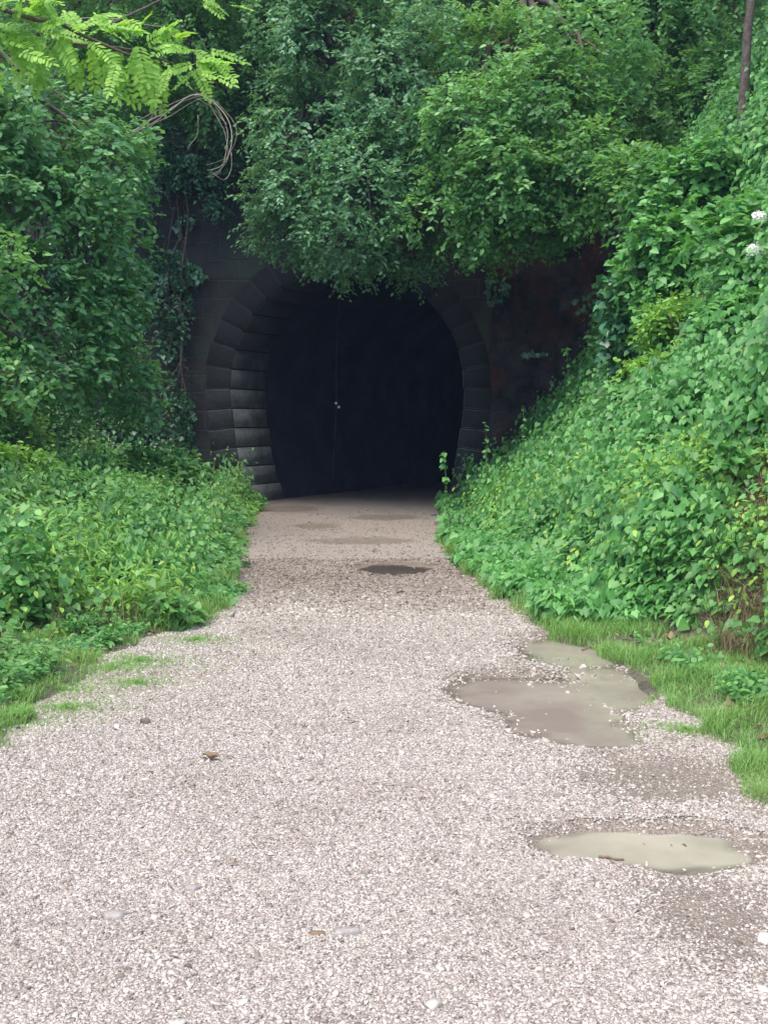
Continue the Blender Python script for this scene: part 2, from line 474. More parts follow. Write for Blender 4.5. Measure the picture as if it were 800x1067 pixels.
nt.links.new(bump(nt, nb_.outputs[0], .05), p.inputs['Normal']); nt.links.new(p.outputs[0], out.inputs[0])
M_ashlar = m

portal = empty("tunnel_portal", (TC, YP, 0), "old stone tunnel mouth with horseshoe arch, black inside, ending the gravel path", "tunnel")
# wall face with the opening
pts = prof(12, 60, TR + .035)
X0, X1, ZT = -7.2, 6.4, 6.15
outer = []
for (x, z) in pts:
    if z < HZ: outer.append((X0 if x < TC else X1, z))
    else:
        dx, dz = x - TC, z - HZ
        t = min((ZT - HZ) / dz if dz > 1e-6 else 1e9, ((X0 - TC) / dx if dx < -1e-6 else ((X1 - TC) / dx if dx > 1e-6 else 1e9)))
        outer.append((TC + dx * t, HZ + dz * t))
A = Acc(); n = len(pts)
V = []
K = 9
for (a_, b_) in zip(pts, outer):
    for k in range(K):
        t = k / (K - 1); x = a_[0] + (b_[0] - a_[0]) * t; z = a_[1] + (b_[1] - a_[1]) * t
        V.append((x, YP + .012 * float(noise2(x, z, 1.6, 3)), z))
A.add(np.array(V), [(i * K + k, (i + 1) * K + k, (i + 1) * K + k + 1, i * K + k + 1) for i in range(n - 1) for k in range(K - 1)])
A.build("wall", M_wall, portal, smooth=True)
def box(A, x0, x1, y0, y1, z0, z1):
    v = [(x, y, z) for x in (x0, x1) for y in (y0, y1) for z in (z0, z1)]
    A.add(np.array(v), [(0, 1, 3, 2), (4, 6, 7, 5), (0, 4, 5, 1), (2, 3, 7, 6), (0, 2, 6, 4), (1, 5, 7, 3)])
A = Acc(); box(A, X0, X1, YP - .12, YP + .5, ZT, ZT + .22); A.build("coping", M_wall, portal)
# voussoirs
def frame_at(s, pr, cum):
    i = min(max(np.searchsorted(cum, s) - 1, 0), len(pr) - 2)
    t = (s - cum[i]) / (cum[i + 1] - cum[i])
    return pr[i] * (1 - t) + pr[i + 1] * t
A = Acc()
pr = np.array(prof(12, 60, TR)); cum = np.concatenate([[0], np.cumsum(np.linalg.norm(np.diff(pr, axis=0), axis=1))])
L = cum[-1]; nb = int(L / .37); step = L / nb
for i in range(nb):
    g1 = .009 + R.uniform(0, .006)
    s0, s1 = i * step + g1, (i + 1) * step - g1
    q0, q1 = frame_at(s0, pr, cum), frame_at(s1, pr, cum)
    tdir = (q1 - q0) / np.linalg.norm(q1 - q0)
    def nrm(s_):
        d_ = frame_at(min(s_ + .05, L), pr, cum) - frame_at(max(s_ - .05, 0), pr, cum); d_ = d_ / np.linalg.norm(d_); return np.array([-d_[1], d_[0]])
    n0, n1 = nrm(s0), nrm(s1)
    th = .50 + .02 * (i % 2); dep = 1.08 + .06 * R.uniform(-1, 1); ins = R.uniform(-.014, .012)
    yf = YP - .022 + R.uniform(-.005, .005)
    c0, c1 = q0 - n0 * ins, q1 - n1 * ins
    sk = math.tan(SK)
    ch = .014
    V = []
    for (yy, grow) in ((yf, ch), (yf + ch, 0), (yf + dep - ch, 0), (yf + dep, ch)):
        for (q, sgn, nr) in ((c0, 1, n0), (c1, -1, n1)):
            a0 = q + tdir * sgn * grow * .6 + nr * grow
            a1 = q + tdir * sgn * grow * .6 + nr * th
            V += [(a0[0] + (yy - YP) * sk, yy, a0[1]), (a1[0], yy, a1[1])]
    fs = [(0, 1, 3, 2)]
    for k in range(3):
        b_ = k * 4
        fs += [(b_, b_ + 2, b_ + 6, b_ + 4), (b_ + 1, b_ + 5, b_ + 7, b_ + 3), (b_, b_ + 4, b_ + 5, b_ + 1), (b_ + 2, b_ + 3, b_ + 7, b_ + 6)]
    fs += [(12, 14, 15, 13)]
    A.add(np.array(V), fs)
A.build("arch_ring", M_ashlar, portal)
# mortar bed behind the ring, then the lining
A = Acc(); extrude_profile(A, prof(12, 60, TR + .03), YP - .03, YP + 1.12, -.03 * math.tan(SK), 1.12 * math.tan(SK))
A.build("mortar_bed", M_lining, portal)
A = Acc()
xo, yo = 1.02 * math.tan(SK), YP + 1.02
pp = prof(12, 40, TR + .05)
rows = []
ang = SK
for k in range(24):
    rows.append((xo, yo)); xo += 1.6 * math.sin(ang); yo += 1.6 * math.cos(ang); ang = max(ang - rad(.3), 0)
V = np.array([[(x + a_, b_, z) for x, z in pp] for a_, b_ in rows]).reshape(-1, 3)
n = len(pp)
A.add(V, [(k * n + i, k * n + i + 1, (k + 1) * n + i + 1, (k + 1) * n + i) for k in range(len(rows) - 1) for i in range(n - 1)])
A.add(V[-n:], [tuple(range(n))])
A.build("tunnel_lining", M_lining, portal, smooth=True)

# rock face right of the portal
u, v = np.meshgrid(np.linspace(0, 1, 110), np.linspace(0, 1, 130), indexing='ij')
RX = 2.0 + 3.6 * u; RY = 22.25 - 2.6 * u ** 1.3; RZ = 6.3 * v
dn = .28 * noise(np.stack([RX, RY, RZ], -1), .9, 1) + .12 * noise(np.stack([RX, RY, RZ], -1), 3, 4) + .05 * np.abs(noise(np.stack([RX, RY, RZ * 1.6], -1), 8, 2))
g = grid_mesh("rock_face", RX - .5 * dn, RY - dn - .15 + .9 * v * v * u, RZ, M_rock, smooth=False); tag(g, kind='structure')

# thin upright line with two white specks hanging in the tunnel
def tube(A, pts, rads, sides=7):
    pts = np.array(pts, float); n = len(pts)
    rads = np.broadcast_to(np.asarray(rads, float), (n,)) if np.ndim(rads) == 0 else np.interp(np.linspace(0, 1, n), np.linspace(0, 1, len(rads)), rads)
    T = unit(np.gradient(pts, axis=0))
    ref = np.array([0, 0, 1.]) if abs(T[0][2]) < .9 else np.array([1., 0, 0])
    V = []
    U = unit(np.cross(T[0], ref))
    for i in range(n):
        U = unit(U - T[i] * (U @ T[i])); W = np.cross(T[i], U)
        a_ = np.arange(sides) / sides * 2 * math.pi
        V.append(pts[i] + rads[i] * (np.cos(a_)[:, None] * U + np.sin(a_)[:, None] * W))
    V = np.concatenate(V)
    fs = [(k * sides + j, k * sides + (j + 1) % sides, (k + 1) * sides + (j + 1) % sides, (k + 1) * sides + j) for k in range(n - 1) for j in range(sides)]
    fs += [tuple(range(sides))[::-1], tuple((n - 1) * sides + j for j in range(sides))]
    A.add(V, fs)
def wob(a_, b_, n, amp, sag=0):
    a_, b_ = np.array(a_, float), np.array(b_, float)
    t = np.linspace(0, 1, n)[:, None]
    p_ = a_ + (b_ - a_) * t
    d = R.normal(size=(n, 3)); d = (d + np.roll(d, 1, 0) + np.roll(d, 2, 0)) / 3
    return p_ + d * amp * np.sin(t * math.pi) - np.array([0, 0, 1.]) * sag * np.sin(t * math.pi)
M_strand = rough_mat("strand", [(.3, (.03, .03, .05)), (.7, (.06, .06, .08))], 9, bdist=.002)
YC = 24.4
b0, t0 = at(346, 500, YC), at(354, 300, YC)
cb = empty("hanging_strand", t0, "thin pale line hanging inside the black tunnel mouth with two tiny white reflectors", "strand")
A = Acc(); tube(A, wob(t0, b0, 14, .03), .009, 6); A.build("strand", M_strand, cb)
for (px, py) in ((350, 420), (353, 424)):
    c = at(px, py, YC - .03); A = Acc()
    a_ = np.arange(8) / 8 * 2 * math.pi
    V = [(c[0] + .03 * math.cos(q), c[1] - .012, c[2] + .03 * math.sin(q)) for q in a_] + [(c[0] + .03 * math.cos(q), c[1] + .012, c[2] + .03 * math.sin(q)) for q in a_]
    A.add(np.array(V), [tuple(range(8)), tuple(range(15, 7, -1))] + [(i, 8 + i, 8 + (i + 1) % 8, (i + 1) % 8) for i in range(8)])
    A.build("white_speck", M_white, cb)

# ------------------------------------------------------------------ leaf templates  (across, along, normal)
OVAL = (np.array([(0, 0, 0), (.26, .28, .05), (.22, .68, .04), (0, 1, -.06), (-.22, .68, .04), (-.26, .28, .05)]), [(0, 1, 2, 3), (0, 3, 4, 5)])
HEART = (np.array([(0, .08, 0), (.26, -.08, .02), (.44, .22, .05), (.24, .66, .02), (0, 1, -.10), (-.24, .66, .02), (-.44, .22, .05), (-.26, -.08, .02)]), [(0, 1, 2, 3, 4), (0, 4, 5, 6, 7)])
IVY = (np.array([(0, 0, 0), (.30, -.06, .02), (.55, .30, .0), (.30, .46, .04), (0, 1, -.05), (-.30, .46, .04), (-.55, .30, 0), (-.30, -.06, .02)]), [(0, 1, 2, 3, 4), (0, 4, 5, 6, 7)])
ROUND = (np.array([(0, 0, 0), (.34, .2, .06), (.42, .6, .06), (.16, .95, .0), (0, 1, -.04), (-.16, .95, .0), (-.42, .6, .06), (-.34, .2, .06)]), [(0, 1, 2, 3, 4), (0, 4, 5, 6, 7)])
LANCE = (np.array([(0, 0, 0), (.13, .3, .03), (.10, .65, .02), (0, 1, -.12), (-.10, .65, .02), (-.13, .3, .03)]), [(0, 1, 2, 3), (0, 3, 4, 5)])

def put(A, tpl, P, ax, nm, size):
    V, fs = tpl
    ax = unit(ax); nm = nm - ax * np.sum(nm * ax, -1, keepdims=True); nm = unit(nm)
    lat = np.cross(ax, nm)
    s = np.asarray(size)[:, None, None] if np.ndim(size) else size
    W = P[:, None, :] + s * (V[None, :, 0:1] * lat[:, None] + V[None, :, 1:2] * ax[:, None] + V[None, :, 2:3] * nm[:, None])
    A.add(W, fs)

def rnd(n): return unit(R.normal(size=(n, 3)))
UP = np.array([0, 0, 1.])

def twigs(A, B, D, L, k, tpl, size, out, flat=.55, droop=.25, jit=.5):
    """k leaves along each twig that starts at B with direction D and length L"""
    n = len(B)
    t = (np.arange(k) + R.uniform(.1, .9, (n, k))) / k
    P = B[:, None] + D[:, None] * (t * L[:, None])[..., None] + R.normal(size=(n, k, 3)) * .012
    P[..., 2] -= droop * (t ** 2) * L[:, None]
    side = np.where(np.arange(k) % 2 == 0, 1., -1.)[None, :, None]
    lat = unit(np.cross(D, np.broadcast_to(UP, D.shape)) + 1e-3)[:, None]
    ax = lat * side * .9 + D[:, None] * .75 + R.normal(size=(n, k, 3)) * jit * .6 - UP * droop
    nm = UP * flat + out[:, None] * (1 - flat) + R.normal(size=(n, k, 3)) * jit * .7
    s = size * R.uniform(.6, 1.25, (n, k))
    put(A, tpl, P.reshape(-1, 3), ax.reshape(-1, 3), nm.reshape(-1, 3), s.reshape(-1))

def lobe(px, py, Y, rx, ry, rdepth):
    """ellipsoid: centre by photo position and distance, radii from photo size (rx, ry) and metres in depth"""
    c = at(px, py, Y); k = Y / F
    return (c, np.array([rx * k, rdepth, ry * k]))

def crown(A, lobes, dens, k, size, tpl=OVAL, L=.35, gap=-.25, nf=1.6, seed=0, droop=.25, flat=.38, deep=.45, jit=.5, rough=.22):
    """twigs through the outer part of each lobe; holes where a smooth noise is low; the centre of a crown stays woody"""
    for (c, r) in lobes:
        area = 4 * math.pi * ((r[0] * r[1]) ** 1.6 + (r[0] * r[2]) ** 1.6 + (r[1] * r[2]) ** 1.6) ** (1 / 1.6) / 3 ** (1 / 1.6)
        n = int(area * dens)
        d = rnd(n)
        rr = 1 - deep * R.uniform(0, 1, n) ** 1.6
        rr = rr * (1 + rough * noise(c + d * r, 1.3, seed) + .12 * noise(c + d * r, 3.5, seed + 3))
        p = c + d * r * rr[:, None]
        keep = noise(p, nf, seed + 1) > gap + R.normal(size=n) * .12
        p, d = p[keep], d[keep]
        D = unit(d * .7 + R.normal(size=d.shape) * .55 - UP * droop * .4)
        twigs(A, p - D * L * .4, D, R.uniform(.6, 1.2, len(p)) * L, k, tpl, size, unit(d + np.array([0, -.2, .3])), flat, droop, jit)

GROUPS = {"broadleaf_tree": "trees on the hill over the tunnel", "creeper_bush": "creeper bushes on the right bank", "bramble_mound": "mounds of climbers on the right bank", "yellow_weed": "yellow-green plants on the left verge"}
def tree(name, base, trunk_pts, trunk_r, lobes, mat, label, cat="tree", group=None, bark=None, limbs=True, **kw):
    t = empty(name, base, label, cat, group or GROUPS.get(name))
    A = Acc()
    tp = np.array(trunk_pts, float)
    # resample the trunk smoothly
    s = np.linspace(0, len(tp) - 1, 22)
    P = np.stack([np.interp(s, np.arange(len(tp)), tp[:, i]) for i in range(3)], -1)
    P[1:-1] = (P[:-2] + P[1:-1] * 2 + P[2:]) / 4
    P = P + np.stack([.04 * noise(P, 2, i) for i in range(3)], -1) * np.linspace(0, 1, 22)[:, None]
    tube(A, P, [trunk_r * 1.5, trunk_r * 1.05, trunk_r * .9, trunk_r * .6, trunk_r * .35], 12)
    if limbs:
        for (c, r) in lobes:
            i0 = int(R.integers(10, 21))
            a_ = P[i0]
            w_ = wob(a_, c, 10, .18, -.15)
            tube(A, w_, [trunk_r * .45, trunk_r * .1 + .008], 6)
            for q in range(7):
                s_ = w_[int(R.integers(4, 10))]
                e_ = c + rnd(1)[0] * r * .85
                tube(A, wob(s_, e_, 6, .10), [trunk_r * .12 + .008, .004], 4)
    A.build("trunk", bark or M_bark, t, smooth=True)
    A = Acc(); crown(A, lobes, mat=None, **kw) if False else crown(A, lobes, **kw)
    A.build("crown", mat, t)
    return t

def G(x, y): return float(ground_h(x, y))
def H(x, y): return float(hill_h(x, y))

# ------------------------------------------------------------------ thin blue volume, added to lift the dark tones
m, nt, out = mat_new("added_haze")
pv = nt.nodes.new("ShaderNodeVolumePrincipled")
pv.inputs['Color'].default_value = (.46, .62, 1.0, 1); pv.inputs['Density'].default_value = .0008
nt.links.new(pv.outputs[0], out.inputs['Volume'])
A = Acc(); box(A, -320, 320, -320, 420, -1.5, 60)
g = A.build("added_haze", m); tag(g, kind='stuff')

# ------------------------------------------------------------------ trees
TREES = True
# centre-left tree hanging over the portal, small blue-green leaves
b = (-1.6, 23.6); zb = H(*b)
tree("broadleaf_tree", (b[0], b[1], zb), [(b[0], b[1], zb - .2), (b[0], b[1] - .6, zb + 1.2), (b[0] + .4, b[1] - 1.6, zb + 2.6), (b[0] + .9, b[1] - 2.4, zb + 3.6)], .19,
     [lobe(345, 45, 19.6, 85, 75, 1.5), lobe(330, 130, 19.2, 72, 60, 1.3), lobe(318, 195, 19.3, 55, 50, 1.1), lobe(385, 190, 18.9, 60, 62, 1.3), lobe(365, 252, 19.2, 62, 36, 1.1),
      lobe(425, 75, 19.0, 70, 85, 1.4), lobe(440, 175, 19.0, 55, 60, 1.1), lobe(430, 262, 19.6, 36, 34, .8), lobe(300, 235, 20.0, 40, 36, .8), lobe(300, 20, 20.5, 50, 60, 1.2), lobe(360, -60, 20.5, 120, 70, 2.2)],
     M_canopy_blue, "dense small-leaved tree with dull blue-green foliage hanging over the middle of the tunnel mouth",
     dens=58, k=9, size=.085, L=.30, gap=-.30, nf=1.5, seed=1)
# centre-right tree, lighter
b = (3.2, 23.8); zb = H(*b)
tree("broadleaf_tree", (b[0], b[1], zb), [(b[0], b[1], zb - .2), (b[0] - .2, b[1] - .8, zb + 1.3), (b[0] - .6, b[1] - 2.4, zb + 2.2), (b[0] - .9, b[1] - 3.6, zb + 2.4)], .17,
     [lobe(520, 60, 19.0, 75, 55, 1.4), lobe(495, 130, 18.0, 65, 45, 1.2), lobe(565, 110, 17.6, 65, 50, 1.2), lobe(470, 215, 18.0, 50, 42, 1.0), lobe(535, 185, 17.4, 62, 48, 1.2),
      lobe(600, 175, 17.2, 55, 50, 1.1), lobe(575, 232, 17.6, 45, 26, .8), lobe(505, 243, 18.2, 50, 28, .8), lobe(610, 60, 18.6, 70, 60, 1.3)],
     M_canopy, "lighter green broadleaf tree reaching over the right side of the tunnel mouth",
     dens=62, k=9, size=.095, L=.34, gap=-.28, nf=1.5, seed=4)
# left tree with medium leaves
b = (-6.4, 15.5); zb = G(*b)
tree("hazel_tree", (b[0], b[1], zb), [(b[0], b[1], zb - .2), (b[0] + .3, b[1], zb + 1.2), (b[0] + .5, b[1], zb + 2.6), (b[0] + .8, b[1], zb + 4)], .13,
     [lobe(35, 130, 15.0, 75, 60, 1.1), lobe(110, 165, 15.4, 55, 50, 1.0), lobe(40, 215, 15.0, 75, 55, 1.1), lobe(108, 240, 15.6, 52, 50, .9), lobe(45, 300, 15.2, 80, 50, 1.1),
      lobe(112, 322, 16.0, 46, 44, .8), lobe(60, 375, 15.6, 70, 50, 1.0), lobe(130, 400, 17.0, 40, 60, .8), lobe(-40, 200, 14.5, 70, 150, 1.4)],
     M_left, "tall leafy hazel tree covering the steep bank left of the tunnel mouth",
     dens=46, k=8, size=.105, L=.32, gap=-.22, nf=1.7, seed=7)
# near left branch of bright rounder leaves
b = (-4.9, 11.2); zb = G(*b)
tree("young_elm", (b[0], b[1], zb), [(b[0], b[1], zb - .1), (b[0] + .15, b[1], zb + .6), (b[0] + .5, b[1], zb + 1.2), (b[0] + .9, b[1], zb + 1.7)], .04,
     [lobe(8, 400, 11.2, 46, 26, .4), lobe(5, 345, 11.2, 34, 30, .4), lobe(0, 275, 11.3, 34, 40, .4), lobe(-35, 330, 11.3, 40, 90, .6)],
     M_canopy, "young sapling reaching in at the left edge above the verge with paler leaves", cat="sapling",
     dens=60, k=7, size=.085, L=.26, gap=-.1, nf=2.4, seed=9)
# tree behind, top left
b = (-4.4, 24.4); zb = H(*b)
tree("broadleaf_tree", (b[0], b[1], zb), [(b[0], b[1], zb - .2), (b[0] - .2, b[1] - .6, zb + 1.6), (b[0] - .1, b[1] - 1.2, zb + 3.2), (b[0], b[1] - 1.8, zb + 4.5)], .16,
     [lobe(190, 40, 21, 75, 60, 1.5), lobe(110, 60, 20.6, 80, 60, 1.5), lobe(30, 40, 20, 80, 70, 1.6), lobe(225, 100, 21.4, 40, 40, .9), lobe(250, 0, 22, 60, 60, 1.6), lobe(130, -60, 21, 180, 80, 2.6)],
     M_canopy, "fine-leaved olive green tree behind the bare looping vine at top left",
     dens=44, k=9, size=.085, L=.32, gap=-.24, nf=1.5, seed=11)
# tall tree filling the upper right behind
b = (6.0, 25.5); zb = H(*b)
tree("broadleaf_tree", (b[0], b[1], zb), [(b[0], b[1], zb - .2), (b[0] - .2, b[1] - .4, zb + 2), (b[0] - .1, b[1] - .8, zb + 4), (b[0], b[1] - 1.0, zb + 6)], .2,
     [lobe(680, 30, 22, 90, 75, 1.7), lobe(770, 20, 21, 80, 80, 1.7), lobe(640, 110, 21, 70, 60, 1.3), lobe(740, 110, 20, 80, 60, 1.3), lobe(560, -10, 22.5, 100, 60, 1.8), lobe(690, -80, 22, 180, 80, 2.8)],
     M_canopy, "broad green tree standing on the hill behind the slim brown trunk at top right",
     dens=44, k=9, size=.10, L=.34, gap=-.3, nf=1.4, seed=14)
# backing tree over the middle
b = (.6, 27.0); zb = H(*b)
tree("broadleaf_tree", (b[0], b[1], zb), [(b[0], b[1], zb - .2), (b[0], b[1], zb + 2), (b[0] + .2, b[1], zb + 4), (b[0], b[1], zb + 6)], .22,
     [(np.array([-2.2, 25.5, 9.5]), np.array([2.6, 2, 2.2])), (np.array([1.5, 25.5, 10]), np.array([2.8, 2, 2.4])), (np.array([4.6, 26.5, 11]), np.array([2.6, 2, 2.4])),
      (np.array([.5, 22.5, 12.6]), np.array([4, 3, 1.8])), (np.array([-4.5, 22.0, 12.4]), np.array([3, 3, 1.8])), (np.array([4.6, 21.0, 12.8]), np.array([3, 3, 1.8]))],
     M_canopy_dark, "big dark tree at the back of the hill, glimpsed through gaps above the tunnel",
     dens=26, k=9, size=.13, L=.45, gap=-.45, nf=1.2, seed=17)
# slim trunk top right, crown above the frame
tb = at(772, 150, 15.5)
tt = at(782, -20, 15.5)
zt = G(tb[0], tb[1])
tree("slim_tree", (tb[0], tb[1], zt), [(tb[0] - .05, tb[1], min(zt, tb[2]) - .3), tuple(tb), tuple(tt), (tt[0] + .1, tt[1], tt[2] + 2.4)], .070,
     [(tt + np.array([.4, .3, 3.2]), np.array([2.2, 2.0, 1.4])), (tt + np.array([1.6, -1.2, 2.4]), np.array([1.5, 1.5, 1.0]))],
     M_canopy, "slim bare brown trunk rising out of the leafy bank at the top right corner",
     dens=26, k=8, size=.11, L=.4, gap=-.2, nf=1.4, seed=19, limbs=True)

b = (-3.9, 22.9); zb = H(*b)
tree("ivy_thicket", (b[0], b[1], zb), [(b[0], b[1], zb - .2), (b[0], b[1] - .4, zb + .4), (b[0] + .1, b[1] - .7, zb + .5), (b[0] + .1, b[1] - .9, zb + .3)], .06,
     [lobe(205, 150, 21.6, 48, 40, .5), lobe(160, 200, 21.7, 34, 46, .4), lobe(222, 195, 21.8, 26, 30, .3), lobe(175, 300, 21.9, 22, 60, .25), lobe(185, 405, 21.9, 16, 70, .22)],
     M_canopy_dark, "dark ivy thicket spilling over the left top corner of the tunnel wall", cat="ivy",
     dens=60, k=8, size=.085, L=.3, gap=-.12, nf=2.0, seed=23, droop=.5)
# robinia-like bright spray, pinnate leaves
def pinnate(A, B, D, L, up):
    """compound leaf: rachis with paired leaflets"""
    n = len(B); k = 9
    D = unit(D); lat = unit(np.cross(D, up)); up2 = np.cross(lat, D)
    for i in range(k):
        t = .16 + .80 * i / (k - 1)
        P = B + D * (t * L)[:, None] - np.array([0, 0, 1]) * (.22 * t * t * L)[:, None]
        sz = L * .25 * (1 - .35 * abs(t - .5)) * R.uniform(.85, 1.15, n)
        for sd in (-1, 1):
            ax = lat * sd + D * .35 + R.normal(size=(n, 3)) * .10 - UP * .16
            put(A, LEAFLET, P, ax, up2 + R.normal(size=(n, 3)) * .18, sz)
    P = B + D * (L)[:, None] - np.array([0, 0, 1]) * (.22 * L)[:, None]
    put(A, LEAFLET, P, D - UP * .3, up2, L * .22)
    # rachis
    W = np.stack([B, B + lat * .004, B + D * (.5 * L)[:, None] - UP * (.055 * L)[:, None], B + D * L[:, None] - UP * (.22 * L)[:, None]], 1)
    A.add(W, [(0, 1, 2), (0, 2, 3)])
LEAFLET = (np.array([(0, 0, 0), (.20, .22, .03), (.21, .70, .03), (0, 1, -.03), (-.21, .70, .03), (-.20, .22, .03)]), [(0, 1, 2, 3), (0, 3, 4, 5)])
YR = 10.0
rb = (-5.4, 9.4); rz = G(*rb)
rob = empty("locust_tree", (rb[0], rb[1], rz), "bright yellow-green pinnate leaves arching in at the top left corner", "tree")
A = Acc()
top = at(-60, 20, YR)
tube(A, wob((rb[0], rb[1], rz - .2), (top[0] - .6, top[1] - .2, top[2] + .4), 14, .06), [.10, .05], 9)
br1 = wob((top[0] - .6, top[1] - .2, top[2] + .2), at(150, 62, YR), 14, .05, -.1); tube(A, br1, [.035, .010], 6)
br2 = wob(at(60, 45, YR), at(238, 92, YR + .2), 10, .03, -.12); tube(A, br2, [.014, .004], 5)
br3 = wob((top[0] - .6, top[1] - .2, top[2] + .1), at(60, 8, YR), 8, .04, -.1); tube(A, br3, [.02, .005], 5)
br4 = wob(at(110, 28, YR), at(245, -14, YR + .4), 8, .04, -.1); tube(A, br4, [.014, .004], 5)
A.build("trunk", M_bark, rob, smooth=True)
A = Acc()
spr = []   # (px,py, dirx, diry(up), length px)
for (px, py, dx, dy, lp) in [(215, 58, 1, -.15, 42), (205, 62, -.9, -.35, 34), (222, 60, .8, -.55, 36), (213, 60, .2, -.9, 30), (200, 55, -.6, .25, 28),
                             (165, 48, 1, .1, 40), (150, 45, .6, .6, 40), (158, 52, .7, -.6, 38), (140, 40, -.3, .9, 30), (135, 52, .25, -1, 48), (120, 55, .5, -.8, 46), (128, 60, -.4, -.9, 34),
                             (110, 30, 1, .15, 48), (95, 30, .4, .6, 36), (85, 35, .9, -.4, 40), (70, 32, -.3, .6, 40), (62, 38, .5, -.8, 44), (50, 30, 1, .1, 46), (40, 32, -.6, -.5, 40),
                             (48, 45, -.1, -1, 42), (28, 25, .7, .5, 38), (20, 30, .2, -.9, 48), (8, 34, .8, -.3, 44), (5, 20, .5, .7, 36), (-10, 35, .6, -.8, 44), (-20, 20, .9, .2, 46),
                             (30, 5, 1, -.1, 40), (0, 0, .8, .3, 40), (85, 55, -.5, -.8, 30), (100, 40, .2, -.95, 40), (180, 70, .1, -.9, 26), (150, 70, .3, -.9, 40),
                             (215, -5, .8, -.5, 26), (235, -8, 1, .1, 30), (400, -8, .9, -.5, 26)]:
    for q in range(3):
        B = at(px + R.normal() * 9, py + R.normal() * 6, YR + R.normal() * .15)
        D = np.array([dx + R.normal() * .2, R.normal() * .5 - .15, dy + R.normal() * .2])
        spr.append((B, unit(D), lp * YR / F * .92))
B = np.array([s[0] for s in spr]); D = np.array([s[1] for s in spr]); Ls = np.array([s[2] for s in spr])
up_ = unit(np.tile(np.array([0, -.65, .75]), (len(B), 1)) + R.normal(size=B.shape) * .2)
keep = B[:, 0] < -.5
pinnate(A, B[keep], D[keep], Ls[keep], up_[keep])
A.build("crown", M_robinia, rob)

# bare looping vine
A = Acc()
def pxline(pts, Y, n=30):
    pts = np.array(pts, float); off_n = R.normal(size=3); s = np.linspace(0, len(pts) - 1, n)
    P = np.stack([np.interp(s, np.arange(len(pts)), pts[:, i]) for i in range(2)], -1)
    for _ in range(3): P[1:-1] = (P[:-2] + P[1:-1] * 2 + P[2:]) / 4
    W = np.array([at(a_, b_, Y) for a_, b_ in P])
    return W + np.stack([.0 * P[:, 0], .10 * np.sin(np.linspace(0, 5, n)), 0 * P[:, 0]], -1) + .045 * np.stack([noise(W + off_n, 2.2, i) for i in range(3)], -1)
YV = 17.5
for off, r0 in ((0, .013), (1.2, .008), (2.6, .006), (-1.5, .005)):
    o_ = off * 3
    tube(A, pxline([(128 + o_, 140), (150, 128 + o_), (175, 110 + o_), (200, 97 + o_), (222 - o_, 100), (238 - o_, 125), (244 - o_, 150 + o_), (240, 165), (228, 176 + o_), (215, 180 + o_)], YV), [r0, r0 * .8, r0 * .4], 6)
tube(A, pxline([(236, 130), (225, 115), (206, 105)], YV, 10), [.008, .004], 4)
tube(A, pxline([(240, 160), (243, 178), (236, 192), (226, 182)], YV, 12), [.009, .004], 4)
tube(A, pxline([(206, 118), (200, 140), (198, 158)], YV, 8), [.006, .003], 4)
tube(A, pxline([(165, 115), (150, 132), (142, 140)], YV, 8), [.008, .004], 4)
tube(A, pxline([(60, 20), (110, 14), (175, 28)], YV, 12), [.010, .006], 5)
tube(A, pxline([(122, 285), (140, 300), (158, 320)], YV, 8), [.012, .008], 5)
v_ = A.build("vine", M_twig, origin=at(128, 140, YV)); tag(v_, "bare brown woody vine curling in an open loop over the dark gap at upper left", "vine")

# ------------------------------------------------------------------ leaf cover on banks and hill
def cover(A, X, Y, hf, tpl, size, k, hmin, hmax, seed, outn, nf=1.1, lean=.35, spread=.10, low=.15, hang=0.):
    """short leafy stems over a height function; outn = direction the slope faces"""
    n = len(X)
    Z = hf(X, Y)
    h = hmin + (hmax - hmin) * np.clip(.5 + .75 * noise2(X, Y, nf, seed), 0, 1)
    h = h * R.uniform(.75, 1.1, n)
    D = unit(UP * 1.0 + outn[None] * lean + R.normal(size=(n, 3)) * .18)
    t = low + (1 - low) * (np.arange(k) + R.uniform(0, 1, (n, k))) / k
    B = np.stack([X, Y, Z], -1)
    P = B[:, None] + D[:, None] * (t * h[:, None])[..., None]
    a_ = R.uniform(0, 2 * math.pi, (n, 1)) + np.arange(k)[None] * 2.4
    hor = np.stack([np.cos(a_), np.sin(a_), 0 * a_], -1)
    P = P + hor * spread * R.uniform(.2, 1, (n, k, 1))
    ax = hor * (.8 - .35 * hang) + outn * .5 + UP * (R.uniform(-.7, .15, (n, k, 1)) - hang) + R.normal(size=(n, k, 3)) * .2
    nm = UP * (.8 - .3 * hang) + outn * (.45 + .5 * hang) + R.normal(size=(n, k, 3)) * .33
    put(A, tpl, P.reshape(-1, 3), ax.reshape(-1, 3), nm.reshape(-1, 3), (size * R.uniform(.55, 1.25, (n, k))).reshape(-1))

def sample(x0, x1, y0, y1, n): return R.uniform(x0, x1, n), R.uniform(y0, y1, n)

